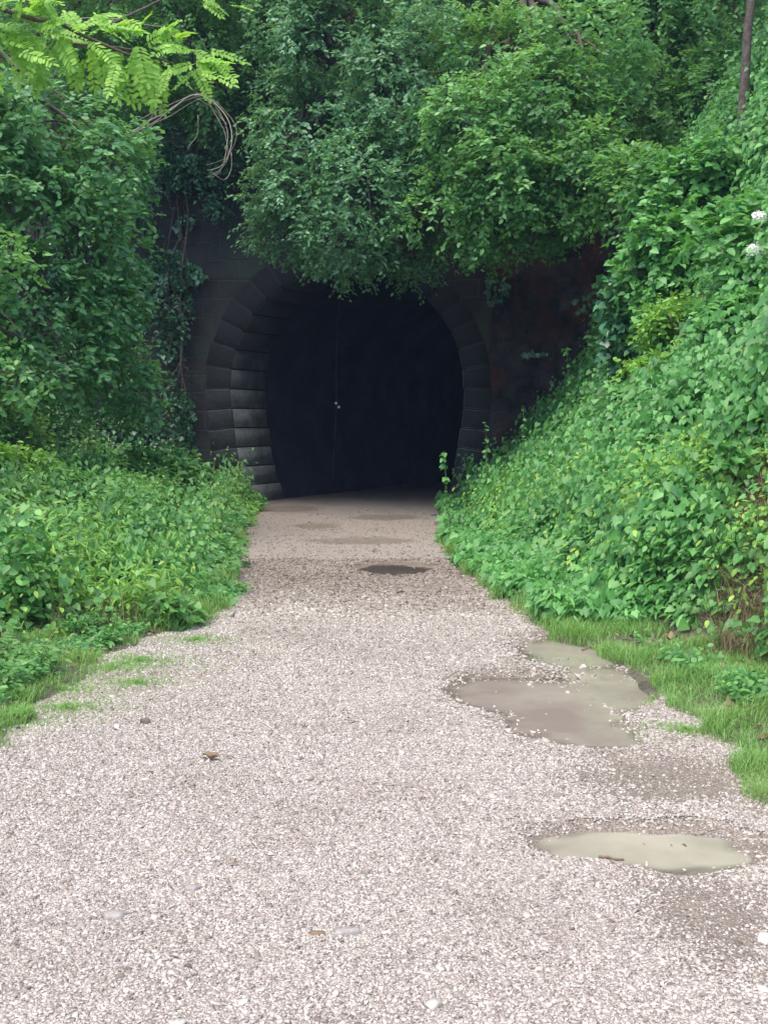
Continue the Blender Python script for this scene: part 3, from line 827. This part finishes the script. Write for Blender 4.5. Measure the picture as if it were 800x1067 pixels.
# right bank: creeper, mass
OLF = np.array([.35, -.7, .3])
OR = np.array([-.66, -.60, .3])
A = Acc()
X, Y = sample(.7, 8.5, 6.0, 22.2, 64000)
X2, Y2 = sample(2.8, 6.2, 9.0, 22.2, 26000)
X, Y = np.concatenate([X, X2]), np.concatenate([Y, Y2])
bR = pl(Y, BASE_R); s = X - bR
lim = np.where(Y > 8.7, pl(Y, EDGE_R) - bR + .14, .05) + .10 * noise2(X * 0, Y, 2.2, 2)
brown = (blob(X, Y, 3.15, 7.9, .7, 1.2) < 1 + .4 * noise2(X, Y, 3, 2)) & (s < 1.2)
hole = noise2(X, Y, 2.6, 11) < -.48
vis = (X < Y / 2.6 + .6) & (s > lim) & ~(brown & (R.uniform(0, 1, len(X)) < .8)) & ~(hole & (R.uniform(0, 1, len(X)) < .7))
X, Y, s = X[vis], Y[vis], s[vis]
sp = noise2(X, Y, 1.7, 12) + R.normal(size=len(X)) * .30
for lo, hi, hmx in ((-1, .25, .28), (.25, 1.0, .52), (1.0, 9, .85)):
    q = (s >= lo) & (s < hi)
    for m_, t_, sz, kk, hg in ((sp < -.12, HEART, .092, 7, .8), ((sp >= -.12) & (sp < .12), OVAL, .058, 11, .3), ((sp >= .12) & (sp < .35), HEART, .068, 9, .6), ((sp >= .35) & (sp < .6), LANCE, .105, 9, .3), (sp >= .6, IVY, .078, 7, .6)):
        w_ = q & m_
        cover(A, X[w_], Y[w_], ground_h, t_, sz, kk, .08, hmx, 3, OR, nf=1.8, hang=hg)
# loose shoots standing out of the mass
w_ = (s > .3) & (R.uniform(0, 1, len(X)) < .06)
cover(A, X[w_], Y[w_], ground_h, HEART, .070, 12, .65, 1.0, 3, OR, nf=1.8, hang=.9, spread=.04)
g = A.build("creeper", M_creeper); tag(g, kind='stuff')
# lighter green patches within the creeper
A = Acc()
X, Y = sample(1.5, 8.5, 7.0, 20, 30000)
s = X - pl(Y, BASE_R)
vis = (X < Y / 2.6 + .6) & (s > .5) & (noise2(X, Y, 1.5, 9) > .38)
cover(A, X[vis], Y[vis], ground_h, OVAL, .062, 7, .3, .8, 3, OR, nf=1.8, hang=.3)
g = A.build("bramble_growth", M_creeper_y); tag(g, kind='stuff')
A = Acc()
X, Y = sample(1.2, 6.5, 7.0, 20, 2600)
s = X - pl(Y, BASE_R); vis = (X < Y / 2.6 + .6) & (s > .1)
cover(A, X[vis], Y[vis], ground_h, OVAL, .06, 3, .3, .85, 3, OR, nf=1.8, hang=.8)
X, Y = sample(-5.5, -1.5, 7.6, 18, 1500)
d = pl(Y, EDGE_L) - X; vis = (d > .2) & (d < 3)
cover(A, X[vis], Y[vis], ground_h, OVAL, .06, 3, .2, .8, 6, OLF, nf=2.3, hang=.6)
g = A.build("yellowed_leaves", M_herb_y); tag(g, kind='stuff')
# dry stalks at the foot of the bank near right
def blades(A, X, Y, hf, h, wid, bend=.35, lean=None, seg=3):
    n = len(X)
    B = np.stack([X, Y, hf(X, Y) - .01], -1)
    a_ = R.uniform(0, 2 * math.pi, n)
    lat = np.stack([np.cos(a_), np.sin(a_), 0 * a_], -1)
    fw = np.stack([-np.sin(a_), np.cos(a_), 0 * a_], -1)
    hh = h * R.uniform(.5, 1.2, n)
    bd = bend * R.uniform(.2, 1.8, n)
    ln = 0 if lean is None else lean
    V = []
    for i in range(seg + 1):
        t = i / seg
        c = B + (UP * t + ln * t * .6) * hh[:, None] + fw * (bd * t * t * hh)[:, None] - UP * (bd * t ** 3 * hh * .35)[:, None]
        w_ = wid * (1 - t) ** .7 * .5
        if i < seg: V += [c - lat * w_, c + lat * w_]
        else: V += [c]
    W = np.stack(V, 1)
    fs = [(2 * i, 2 * i + 1, 2 * i + 3, 2 * i + 2) for i in range(seg - 1)] + [(2 * seg - 2, 2 * seg - 1, 2 * seg)]
    A.add(W, fs)
A = Acc()
X, Y = sample(1.7, 4.2, 6.0, 9.6, 9000)
k_ = (blob(X, Y, 3.2, 7.9, .85, 1.4) < 1.1 + .4 * noise2(X, Y, 3, 2)) & (X > pl(Y, BASE_R) - .35)
blades(A, X[k_], Y[k_], ground_h, .38, .008, 1.0)
X, Y = sample(-5.5, -1.6, 6.0, 16, 9000)
k_ = (X < pl(Y, EDGE_L) - .15) & (noise2(X, Y, 1.5, 5) > .25)
blades(A, X[k_], Y[k_], ground_h, .40, .007, .9)
g = A.build("dry_grass", M_drygrass); tag(g, kind='stuff')

# green grass strips
A = Acc()
X, Y = sample(1.0, 4.0, 3.4, 9.8, 130000)
d = X - pl(Y, EDGE_R) - .10 * noise2(X * 0, Y, 2.6, 1)
k_ = (d > .0) & (Y < 8.9) & (X < pl(Y, BASE_R) + .25) & (X < Y / 2.6 + .3) & (noise2(X, Y, 2.3, 4) > -.45 + 1.2 * R.uniform(0, 1, len(X)) * (Y > 6.9) - .3)
blades(A, X[k_], Y[k_], ground_h, .055 + .085 * np.clip(.5 + noise2(X[k_], Y[k_], 3.2, 2), 0, 1), .0045, .8)
X, Y = sample(-3.4, -1.5, 4.6, 9.4, 80000)
d = pl(Y, EDGE_L) - X + .12 * noise2(X, Y, 2.6, 1)
k_ = (d > .0) & (X > -Y / 2.6 - .3) & (noise2(X, Y, 2.0, 7) > -.1 + .5 * R.normal(size=len(X)) * .5)
blades(A, X[k_], Y[k_], ground_h, .04 + .08 * np.clip(.5 + noise2(X[k_], Y[k_], 3.2, 2), 0, 1), .0045, .8)
X, Y = sample(-3.4, -1.2, 4.6, 9.8, 60000)
d = pl(Y, EDGE_L) - X + .12 * noise2(X, Y, 2.6, 1)
k_ = (d > -.28) & (R.uniform(0, 1, len(X)) < np.clip((d + .3) / .9, 0, 1)) & (noise2(X, Y, 3.4, 9) > -.2)
blades(A, X[k_], Y[k_], ground_h, .05, .0045, .9)
# sparse tufts creeping on to the gravel, and the verge edge further on
X, Y = sample(-2.6, -1.2, 8.5, 16, 26000)
d = pl(Y, EDGE_L) - X + .12 * noise2(X, Y, 2.6, 1)
k_ = (d > -.05) & (d < .4)
blades(A, X[k_], Y[k_], ground_h, .22, .007, .6)
X, Y = sample(.6, 2.0, 8.6, 17, 26000)
d = X - pl(Y, EDGE_R) + .10 * noise2(X, Y, 2.6, 1)
k_ = (d > -.02) & (d < .22)
blades(A, X[k_], Y[k_], ground_h, .16, .007, .6)
for (cx_, cy_, r_) in [(-1.75, 6.25, .16), (-1.5, 6.9, .10), (-1.9, 6.7, .25), (-1.6, 7.5, .2), (-1.75, 7.3, .3), (-1.95, 5.9, .2), (-1.35, 8.2, .15), (1.4, 7.1, .16), (1.35, 7.6, .13), (1.5, 6.6, .16), (1.55, 5.8, .12)]:
    n_ = int(800 * r_ / .15); q = R.normal(size=(n_, 2)) * r_ * .6; q = q * (1 + .6 * R.normal(size=(n_, 1)))
    blades(A, cx_ + q[:, 0] * 1.6, cy_ + q[:, 1], lambda x, y: path_h(x, y), .05, .005, .8)
g = A.build("grass", M_grass); tag(g, kind='stuff')

# left verge: herbs of several kinds, each in its own patches
OLF = np.array([.35, -.7, .3])
X, Y = sample(-7.5, -1.1, 7.4, 22.0, 44000)
d = pl(Y, EDGE_L) - X + .12 * noise2(X * 0, Y, 2.2, 3)
k_ = (d > .03) & (X > -Y / 2.6 - .6) & ~((Y < 8.6) & (d < 1.0)) & (d < 4.0) & ~((noise2(X, Y, 2.3, 10) < -.6) & (R.uniform(0, 1, len(X)) < .75))
X, Y, d = X[k_], Y[k_], d[k_]
sp = noise2(X, Y, 1.7, 13) + R.normal(size=len(X)) * .2
kinds = (("verge_herbs", M_herb, ((sp < -.1, OVAL, .085, 7, .2), ((sp >= .12) & (sp < .4), HEART, .075, 7, .6))),
         ("verge_brambles", M_creeper, (((sp >= -.1) & (sp < .12), ROUND, .068, 8, .1),)),
         ("verge_light_weeds", M_creeper_y, ((sp >= .4, LANCE, .10, 9, .0),)))
for nm_, mt_, lst in kinds:
    A = Acc()
    for lo, hi, hx in ((0, .35, .30), (.35, 1.0, .62), (1.0, 9, .90)):
        q = (d >= lo) & (d < hi)
        for m_, t_, sz, kk, hg in lst:
            w_ = q & m_
            cover(A, X[w_], Y[w_], ground_h, t_, sz, kk, .08, hx, 6, OLF, spread=.09, nf=2.3, hang=hg)
            w_ = w_ & (R.uniform(0, 1, len(X)) < .065) & (d > .2)
            cover(A, X[w_], Y[w_], ground_h, t_, sz * .8, 12, .6, 1.1, 6, OLF, spread=.05, nf=2.3, hang=.5)
    g = A.build(nm_, mt_); tag(g, kind='stuff')
# low herbs in the near left corner and on the near right verge
A = Acc()
X, Y = sample(-3.6, -1.7, 5.2, 9.2, 9000)
d = pl(Y, EDGE_L) - X
k_ = (d > .15) & (noise2(X, Y, 2.8, 6) > .1)
cover(A, X[k_], Y[k_], ground_h, OVAL, .045, 6, .04, .22, 6, OLF, spread=.06, nf=2.5)
X, Y = sample(1.3, 4.2, 4.4, 9.2, 9000)
d = X - pl(Y, EDGE_R)
k_ = (d > .3) & (noise2(X, Y, 2.8, 6) > .15) & (Y > 6)
cover(A, X[k_], Y[k_], ground_h, ROUND, .038, 6, .03, .15, 6, OR, spread=.05, nf=2.5)
g = A.build("low_weeds", M_herb); tag(g, kind='stuff')

# ivy over the left wing of the portal, left slope and the hill
A = Acc()
n_ = 9000
X = R.uniform(-7.2, -2.9, n_); Z = R.uniform(0, 6.3, n_)
k_ = (noise2(X, Z, 1.1, 5) > -.35 + .9 * np.clip((X + 4.3) / 1.3, 0, 1)) & ~((X - TC) ** 2 + (Z - HZ) ** 2 < (TR + .75) ** 2)
k_ = k_ & ~((X > -3.6) & (Z < 2.6) & (Z > .5))
X, Z = X[k_], Z[k_]
P = np.stack([X, YP - .06 - R.uniform(0, .16, len(X)), Z], -1)
put(A, IVY, P, -UP + R.normal(size=P.shape) * .45, np.array([.1, -1, .35]) + R.normal(size=P.shape) * .3, .085 * R.uniform(.6, 1.3, len(X)))
n_ = 3200
X = R.uniform(1.9, 5.5, n_); Z = R.uniform(2.8, 6.2, n_)
k_ = (noise2(X, Z, 1.3, 8) > .30)
X, Z = X[k_], Z[k_]
P = np.stack([X, 21.95 - 2.6 * np.clip((X - 2) / 3.6, 0, 1) ** 1.3 - R.uniform(.1, .3, len(X)), Z], -1)
put(A, IVY, P, -UP + R.normal(size=P.shape) * .45, np.array([-.2, -1, .35]) + R.normal(size=P.shape) * .3, .085 * R.uniform(.6, 1.3, len(X)))
g = A.build("wall_ivy", M_ivy); tag(g, kind='stuff')
A = Acc()
X, Y = sample(-16, 14, 22.5, 36, 26000)
cover(A, X, Y, hill_h, OVAL, .12, 8, .2, .9, 2, np.array([0, -.8, .3]), spread=.2)
X, Y = sample(-13, -3.8, 7, 22.4, 22000)
k_ = X < pl(Y, EDGE_L) - 2.2
cover(A, X[k_], Y[k_], ground_h, OVAL, .10, 7, .2, .8, 2, np.array([.7, -.3, .3]), spread=.15)
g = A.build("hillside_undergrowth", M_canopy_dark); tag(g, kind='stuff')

# ------------------------------------------------------------------ single shrubs and plants
def shrub(name, px, py, Y, w, h, dep, mat, label, cat="shrub", tpl=OVAL, size=.09, dens=70, k=8, seed=0, stems=7, gap=-.3, group=None, parts=None, L=.28, base=None, left=False, droop=.25, flat=.5):
    c = at(px, py, Y); kk = Y / F
    bx, by = (c[0] + (.3 if not left else -.3), c[1] + .2) if base is None else base
    gz = G(bx, by)
    s = empty(name, (bx, by, gz), label, cat, group or GROUPS.get(name))
    lobes = [(c, np.array([w * kk, dep, h * kk]))]
    for q in range(5):
        o_ = rnd(1)[0] * np.array([w * kk, dep, h * kk]) * .62
        lobes.append((c + o_, np.array([w * kk, dep, h * kk]) * R.uniform(.42, .62)))
    A = Acc()
    for q in range(stems):
        e_ = c + rnd(1)[0] * np.array([w * kk, dep, h * kk]) * .8
        tube(A, wob((bx + R.normal() * .05, by + R.normal() * .05, gz - .05), e_, 9, .06), [.014, .004], 5)
    A.build("stem", M_twig, s, smooth=True)
    A = Acc(); crown(A, lobes, dens, k, size, tpl, L, gap, 2.2, seed, droop, flat, deep=.6)
    A.build("foliage", mat, s)
    return s

# right side
shrub("ivy_bush", 664, 330, 15.6, 36, 62, .55, M_ivy, "dark ivy bush with big lobed leaves hanging beside the dark rock right of the tunnel", tpl=IVY, size=.125, dens=62, k=6, seed=3, base=(3.5, 15.8))
shrub("creeper_bush", 690, 285, 15.0, 52, 70, .8, M_creeper, "tall creeper-draped bush bulging from the bank between the ivy and the white flowers", tpl=HEART, size=.10, dens=70, k=7, seed=5, base=(4.0, 15.3), flat=.25)
shrub("creeper_bush", 662, 205, 16.0, 44, 46, .7, M_canopy, "mid green bush with drooping sprays over the top edge of the dark rock", tpl=OVAL, size=.095, dens=66, k=7, seed=8, base=(3.9, 16.2))
shrub("creeper_bush", 704, 212, 15.4, 48, 48, .8, M_creeper, "leafy mound of climbers on the bank just left of the slim brown trunk", tpl=HEART, size=.095, dens=66, k=7, seed=25, base=(4.3, 15.6), flat=.25)
shrub("hazel_bush", 748, 392, 11.4, 48, 30, .45, M_ivy, "clump of large blue-green round leaves low on the right bank under the white flowers", tpl=ROUND, size=.125, dens=48, k=6, seed=6, flat=.3)
shrub("dogwood_bush", 690, 385, 13.4, 40, 22, .5, M_creeper_y, "pale yellow-green bush on the crest of the bank right of the dark rock", tpl=HEART, size=.08, dens=80, k=7, seed=12)
shrub("creeper_bush", 752, 172, 15.2, 42, 30, .6, M_creeper, "fresh green bush around the foot of the slim brown trunk", tpl=HEART, size=.095, dens=70, k=7, seed=15, flat=.25)
eb = shrub("elder_bush", 770, 265, 12.6, 62, 62, .6, M_creeper, "elder bush with flat white flower heads at the right edge", tpl=OVAL, size=.13, dens=50, k=7, seed=10, flat=.35)
for (px, py, r_) in ((788, 260, 11), (791, 226, 8)):
    c = at(px, py, 11.75); A = Acc()
    n_ = 260
    q = rnd(n_) * (R.uniform(0, 1, (n_, 1)) ** .4) * np.array([1, .5, .75]) * r_ * 11.75 / F
    th_, ph_ = np.meshgrid(np.arange(8) / 8 * 2 * math.pi, np.linspace(.05, 3.09, 6), indexing='ij')
    V = np.stack([np.cos(th_) * np.sin(ph_), .4 * np.sin(th_) * np.sin(ph_), .7 * np.cos(ph_)], -1).reshape(-1, 3) * r_ * .85 * 11.75 / F + c
    A.add(V, [(i * 6 + j, ((i + 1) % 8) * 6 + j, ((i + 1) % 8) * 6 + j + 1, i * 6 + j + 1) for i in range(8) for j in range(5)])
    put(A, ROUND, c + q, rnd(n_), np.array([0, -.8, .6]) + R.normal(size=(n_, 3)) * .4, .022 * R.uniform(.7, 1.3, n_))
    A.build("flower_head", M_white, eb)
shrub("bramble_mound", 765, 335, 11.6, 50, 30, .5, M_creeper, "rounded mound of climbers on the right bank just under the elder flowers", tpl=IVY, size=.085, dens=85, k=7, seed=31, flat=.25)
shrub("bramble_mound", 705, 340, 14.0, 42, 30, .5, M_creeper_y, "lighter green mound of climbers between the hanging ivy and the right edge", tpl=OVAL, size=.075, dens=90, k=8, seed=32, flat=.3)
shrub("bramble_mound", 640, 420, 14.6, 34, 22, .4, M_creeper, "small rounded mound of climbers low on the right bank crest below the hanging ivy", tpl=HEART, size=.085, dens=80, k=7, seed=33, flat=.25)
shrub("bramble_mound", 770, 480, 9.4, 48, 40, .35, M_creeper, "mound of heart-shaped leaves low at the right edge above the brown dry stalks", tpl=HEART, size=.085, dens=80, k=7, seed=34, flat=.25)
# individual tall weeds at the bank crest, seen against the dark rock
for i, (px, py, Y, lab) in enumerate([(462, 500, 19.0, "leafy weed nearest the right foot of the tunnel arch"),
                                      (505, 470, 18.6, "upright weed with drooping tip against the reddish rock"),
                                      (545, 455, 18.4, "tall weed left of centre on the bank crest against the dark rock"),
                                      (590, 392, 18.2, "lone tall weed where the bank crest steepens against the dark rock"),
                                      (612, 378, 17.9, "topmost arching weed on the bank crest beside the hanging ivy")]):
    # walk along the view ray to where the bank surface stands a stem's length below it
    for Yq in np.arange(11, 21.5, .1):
        tip = at(px, py - 30, Yq)
        if tip[2] - G(tip[0] + .12, tip[1]) < 1.15 or Yq > 17.4: break
    bx, by = tip[0] + .12, tip[1]
    gz = G(bx, by)
    s = empty("tall_weed", (bx, by, gz), lab, "weed", "tall weeds on the crest of the right bank")
    pth = wob((bx, by, gz - .05), tip, 12, .03); A = Acc(); tube(A, pth, [.009, .003], 5)
    A.build("stem", M_stem, s, smooth=True)
    A = Acc(); k_ = 26
    idx = R.uniform(3, 11, k_); P = np.stack([np.interp(idx, np.arange(12), pth[:, j]) for j in range(3)], -1)
    a_ = R.uniform(0, 6.28, k_); ax = np.stack([np.cos(a_), np.sin(a_), R.uniform(-.8, .1, k_)], -1)
    put(A, HEART, P, ax, np.tile(np.array([0, -.5, .8]), (k_, 1)) + R.normal(size=(k_, 3)) * .2, R.uniform(.05, .10, k_))
    A.build("leaves", M_creeper, s)

# left verge plants
shrub("elder_sapling", 165, 500, 17.6, 52, 34, .7, M_herb, "tall leafy clump at the back of the left verge just left of the arch stones", cat="plant", tpl=OVAL, size=.13, dens=60, k=6, seed=2, base=(-3.5, 17.8), flat=.6)
shrub("bramble_bush", 60, 520, 14.5, 62, 32, .7, M_herb, "spreading bramble with grey-green leaves at the left edge of the verge", cat="plant", tpl=OVAL, size=.10, dens=60, k=6, seed=4, base=(-4.1, 14.7), flat=.6)
shrub("yellow_weed", 118, 566, 12.2, 22, 12, .25, M_herb_y, "small yellow-green plant glowing in the middle of the left verge", cat="plant", tpl=ROUND, size=.075, dens=110, k=5, seed=5, base=(-2.85, 12.3), stems=4, L=.14)
shrub("yellow_weed", 170, 572, 12.6, 16, 9, .2, M_herb_y, "little yellowish plant nearer the path, right of the brighter yellow-green one", cat="plant", tpl=OVAL, size=.07, dens=100, k=5, seed=6, base=(-2.4, 12.7), stems=4, L=.12)
shrub("broad_leaf_weed", 45, 600, 10.4, 38, 22, .35, M_creeper_y, "bright green broad-leaved weed low at the left of the verge", cat="plant", tpl=HEART, size=.08, dens=90, k=6, seed=8, base=(-3.1, 10.5), stems=5, L=.18)
shrub("burdock_plant", 152, 528, 15.6, 22, 16, .3, M_ivy, "plant with large pale blue-green leaves behind the yellow one on the left verge", cat="plant", tpl=ROUND, size=.17, dens=45, k=4, seed=9, base=(-3.2, 15.7), stems=4, L=.2, flat=.7)
shrub("nettle_clump", 215, 585, 12.4, 30, 30, .35, M_herb, "bushy nettle clump leaning over the left edge of the gravel path", cat="plant", tpl=LANCE, size=.11, dens=110, k=7, seed=10, base=(-1.95, 12.5), L=.25)
shrub("leafy_shrub", 15, 480, 13.0, 40, 24, .5, M_creeper_y, "light green shrub at the far left under the sapling", cat="plant", tpl=OVAL, size=.075, dens=80, k=6, seed=11, base=(-4.3, 13.2))

# ------------------------------------------------------------------ stones
CUBE = np.array([(x, y, z) for x in (-1, 1) for y in (-1, 1) for z in (-1, 1)], float)
CF = [(0, 1, 3, 2), (4, 6, 7, 5), (0, 4, 5, 1), (2, 3, 7, 6), (0, 2, 6, 4), (1, 5, 7, 3)]
def stones(A, X, Y, size, flat=.5, Zf=None):
    n = len(X)
    V = CUBE[None] * (1 + R.uniform(-.45, .25, (n, 8, 1))) + R.normal(size=(n, 8, 3)) * .14
    s = size * np.exp(R.normal(size=n) * .30)
    dim = np.stack([s * R.uniform(.7, 1.3, n), s * R.uniform(.6, 1.0, n), s * flat * R.uniform(.6, 1.2, n)], -1)
    V = V * dim[:, None] * .5
    a_ = R.uniform(0, 6.28, n); c, s_ = np.cos(a_)[:, None], np.sin(a_)[:, None]
    x, y = V[..., 0] * c - V[..., 1] * s_, V[..., 0] * s_ + V[..., 1] * c
    tl = R.normal(size=(n, 2)) * .25
    z = V[..., 2] + x * tl[:, :1] + y * tl[:, 1:]
    Z = path_h(X, Y) + dim[:, 2] * .22 if Zf is None else np.maximum(path_h(X, Y), Zf)
    W = np.stack([x + X[:, None], y + Y[:, None], z + Z[:, None]], -1)
    A.add(W, CF)
def keepstones(X, Y, fall=.0):
    r = np.minimum(np.minimum(hollow(X, Y, near), hollow(X, Y, big)), hollow(X, Y, far))
    d = np.minimum(pl(Y, EDGE_R) - X, X - pl(Y, EDGE_L))
    p_ = np.maximum(np.clip((r - .80) / .55, 0, 1) ** 1.4, .012 + .10 * np.clip(noise2(X, Y, 3.0, 9) - .1, 0, 1)) * np.clip((d + .25) / .2, 0, 1) * np.clip((hollow(X, Y, damp) - .2) / 1.2, .12, 1)
    return R.uniform(0, 1, len(X)) < p_
M_stones = island_mat("crushed_stone", [(0, (.19, .16, .135)), (.1, (.30, .25, .21)), (.3, (.42, .36, .31)), (.55, (.50, .44, .385)), (.85, (.58, .52, .465)), (1, (.68, .64, .59))], .85)
nt = M_stones.node_tree; pr_ = [n for n in nt.nodes if n.type == 'BSDF_PRINCIPLED'][0]
src = pr_.inputs['Base Color'].links[0].from_socket
co = coords(nt); sy = nt.nodes.new("ShaderNodeSeparateXYZ"); nt.links.new(co, sy.inputs[0])
nz = tex(nt, "ShaderNodeTexNoise", 1.2, co, Detail=4)
md_ = nt.nodes.new("ShaderNodeMath"); md_.operation = 'MULTIPLY_ADD'; nt.links.new(nz.outputs[0], md_.inputs[0]); md_.inputs[1].default_value = 2.2; nt.links.new(sy.outputs[1], md_.inputs[2])
damp_c = mixc(nt, maprange(nt, md_.outputs[0], 10.2, 12.2, 0, 1), src, mixc(nt, 1., src, (.62, .57, .53), 'MULTIPLY'))   # damp gravel in the cutting
nz2 = tex(nt, "ShaderNodeTexNoise", .8, co, Detail=6, Roughness=.6)
damp_c = mixc(nt, maprange(nt, nz2.outputs[0], .48, .68, 0, .8), damp_c, mixc(nt, 1., damp_c, (.76, .735, .71), 'MULTIPLY'))
nt.links.new(damp_c, pr_.inputs['Base Color'])
A = Acc()
def fill(y0, y1, dens, size):
    x0, x1 = -min(2.3, y1 / 2.7), min(1.9, y1 / 2.7)
    n = int((x1 - x0) * (y1 - y0) * dens)
    X, Y = sample(x0, x1, y0, y1, n); k_ = keepstones(X, Y); stones(A, X[k_], Y[k_], size)
fill(2.6, 4.5, 21000, .0070); fill(4.5, 7, 13500, .0080); fill(7, 10, 6000, .0100)
fill(2.6, 5, 800, .0105); fill(5, 10, 90, .014)
X, Y = sample(-2.3, 1.2, 9.2, 13.2, 17000); k_ = keepstones(X, Y) & (noise2(X, Y, 1, 2) > -.7 + .5 * R.normal(size=len(X)))
stones(A, X[k_], Y[k_], .020)
X, Y = sample(-2.5, 1.2, 13, 22, 12000); k_ = keepstones(X, Y) & (R.uniform(0, 1, len(X)) > (Y - 12) / 9); stones(A, X[k_], Y[k_], .015)
X, Y = sample(0, 1.9, 4, 9, 60000)
rb_ = np.minimum(hollow(X, Y, near), hollow(X, Y, big))
k_ = (rb_ < 1.25) & (R.uniform(0, 1, len(X)) < np.clip((rb_ - .45) / .9, .004, 1) * .22)
stones(A, X[k_], Y[k_], .014, Zf=WATER_Z - .001)
# low bar of stones between the two lobes of the large puddle
c_ = P2(575, 702); q = R.normal(size=(170, 2)) * np.array([.13, .12]); stones(A, c_[0] + q[:, 0], c_[1] + q[:, 1], .017, Zf=WATER_Z)
g = A.build("gravel_stones", M_stones); tag(g, kind='stuff')

# flat stones that stand out
def flat_stone(px, py, wpx, lab, mat=None, hgt=.18, dk=.6):
    x, y = P2(px, py); z = float(path_h(np.array([x]), np.array([y]))[0]); w_ = wpx * y / F
    n = 11; a_ = np.sort(R.uniform(0, 2 * math.pi, n) * .35 + np.arange(n) / n * 2 * math.pi * 1.0)
    rr = R.uniform(.62, 1.15, n)
    V = []
    for (k_, zz) in ((1, -.2), (1.0, .55), (.82, 1.0)):
        V += [(w_ / 2 * k_ * r_ * math.cos(q), w_ * dk * .5 * k_ * r_ * math.sin(q), hgt * w_ * zz - .006 + .01 * w_ * math.cos(q * 3)) for q, r_ in zip(a_, rr)]
    fs = [(L_ * n + i, L_ * n + (i + 1) % n, (L_ + 1) * n + (i + 1) % n, (L_ + 1) * n + i) for L_ in range(2) for i in range(n)] + [tuple(2 * n + i for i in range(n))]
    A = Acc(); A.add(np.array(V) + np.array([x, y, z + .006]), fs)
    o = A.build("flat_stone", mat or M_flatstone, origin=(x, y, z)); tag(o, lab, "stone", "larger stones lying in the gravel")
flat_stone(118, 963, 32, "flat grey stone, biggest in the gravel at the lower left")
flat_stone(200, 931, 22, "thin grey-brown stone up and right of the biggest flat stone")
flat_stone(360, 978, 34, "pinkish flat stone near the bottom middle of the gravel path")
flat_stone(330, 980, 18, "small rusty stone touching the left end of the pinkish one", M_deadleaf)
flat_stone(152, 757, 14, "small dark stone at the upper left of the gravel near the grass", M_darkstone, .4)
flat_stone(197, 1016, 10, "tiny dark brown stone close to the bottom edge, left of centre", M_darkstone, .5)
flat_stone(797, 985, 16, "white lump of stone at the right edge below the nearest puddle", M_white, .5)

# curled dead leaf and a stick in the near puddle
x, y = P2(220, 797)
u, v = np.meshgrid(np.linspace(-1, 1, 11), np.linspace(0, 1, 13), indexing='ij')
wd = np.sin(v * math.pi) ** .7 * .38
LX = (v - .5) * .10; LY = u * wd * .06; LZ = .016 + .022 * (u * u) * np.sin(v * math.pi) + .008 * np.sin(v * 9)
o = grid_mesh("dead_leaf", LX, LY, LZ, M_deadleaf); o.location = (x, y, float(path_h(np.array([x]), np.array([y]))[0])); o.rotation_euler = (0, 0, -.4)
md = o.modifiers.new("thick", 'SOLIDIFY'); md.thickness = .0012
tag(o, "curled brown-green dead leaf lying alone on the pale gravel left of centre", "leaf")
def stick(px0, py0, px1, py1, r, lab, zoff=.012):
    a_, b_ = P2(px0, py0), P2(px1, py1)
    A = Acc(); tube(A, wob((*a_, WATER_Z + zoff), (*b_, WATER_Z + zoff), 9, .012), [r, r * .6], 6)
    A.v[0] = A.v[0]; o = A.build("stick", M_deadleaf, smooth=True, origin=(*a_, 0)); tag(o, lab, "stick", "twigs at the puddles")
stick(624, 893, 650, 896, .006, "short dark twig floating in the nearest puddle", .004)
stick(606, 678, 622, 675, .006, "tiny dark twig at the far end of the large puddle by the grass")

# leaf litter under the creepers
A = Acc()
X, Y = sample(1.4, 4.0, 5.5, 9.5, 1800); k_ = X > pl(Y, EDGE_R) + .25
P = np.stack([X, Y, ground_h(X, Y) + .02], -1)[k_]
put(A, OVAL, P, rnd(len(P)), np.tile(UP, (len(P), 1)) + R.normal(size=P.shape) * .5, R.uniform(.03, .07, len(P)))
X, Y = sample(-3.2, -1.7, 5.5, 9.0, 900); k_ = X < pl(Y, EDGE_L) - .05
P = np.stack([X, Y, ground_h(X, Y) + .015], -1)[k_]
put(A, OVAL, P, rnd(len(P)), np.tile(UP, (len(P), 1)) + R.normal(size=P.shape) * .5, R.uniform(.02, .05, len(P)))
X, Y = sample(-2.0, 1.5, 3.0, 13, 420)
P = np.stack([X, Y, path_h(X, Y) + .014], -1)
put(A, LANCE, P, rnd(len(P)) * np.array([1, 1, .15]), np.tile(UP, (len(P), 1)) + R.normal(size=P.shape) * .3, R.uniform(.012, .038, len(P)))
g = A.build("leaf_litter", M_deadleaf); tag(g, kind='stuff')
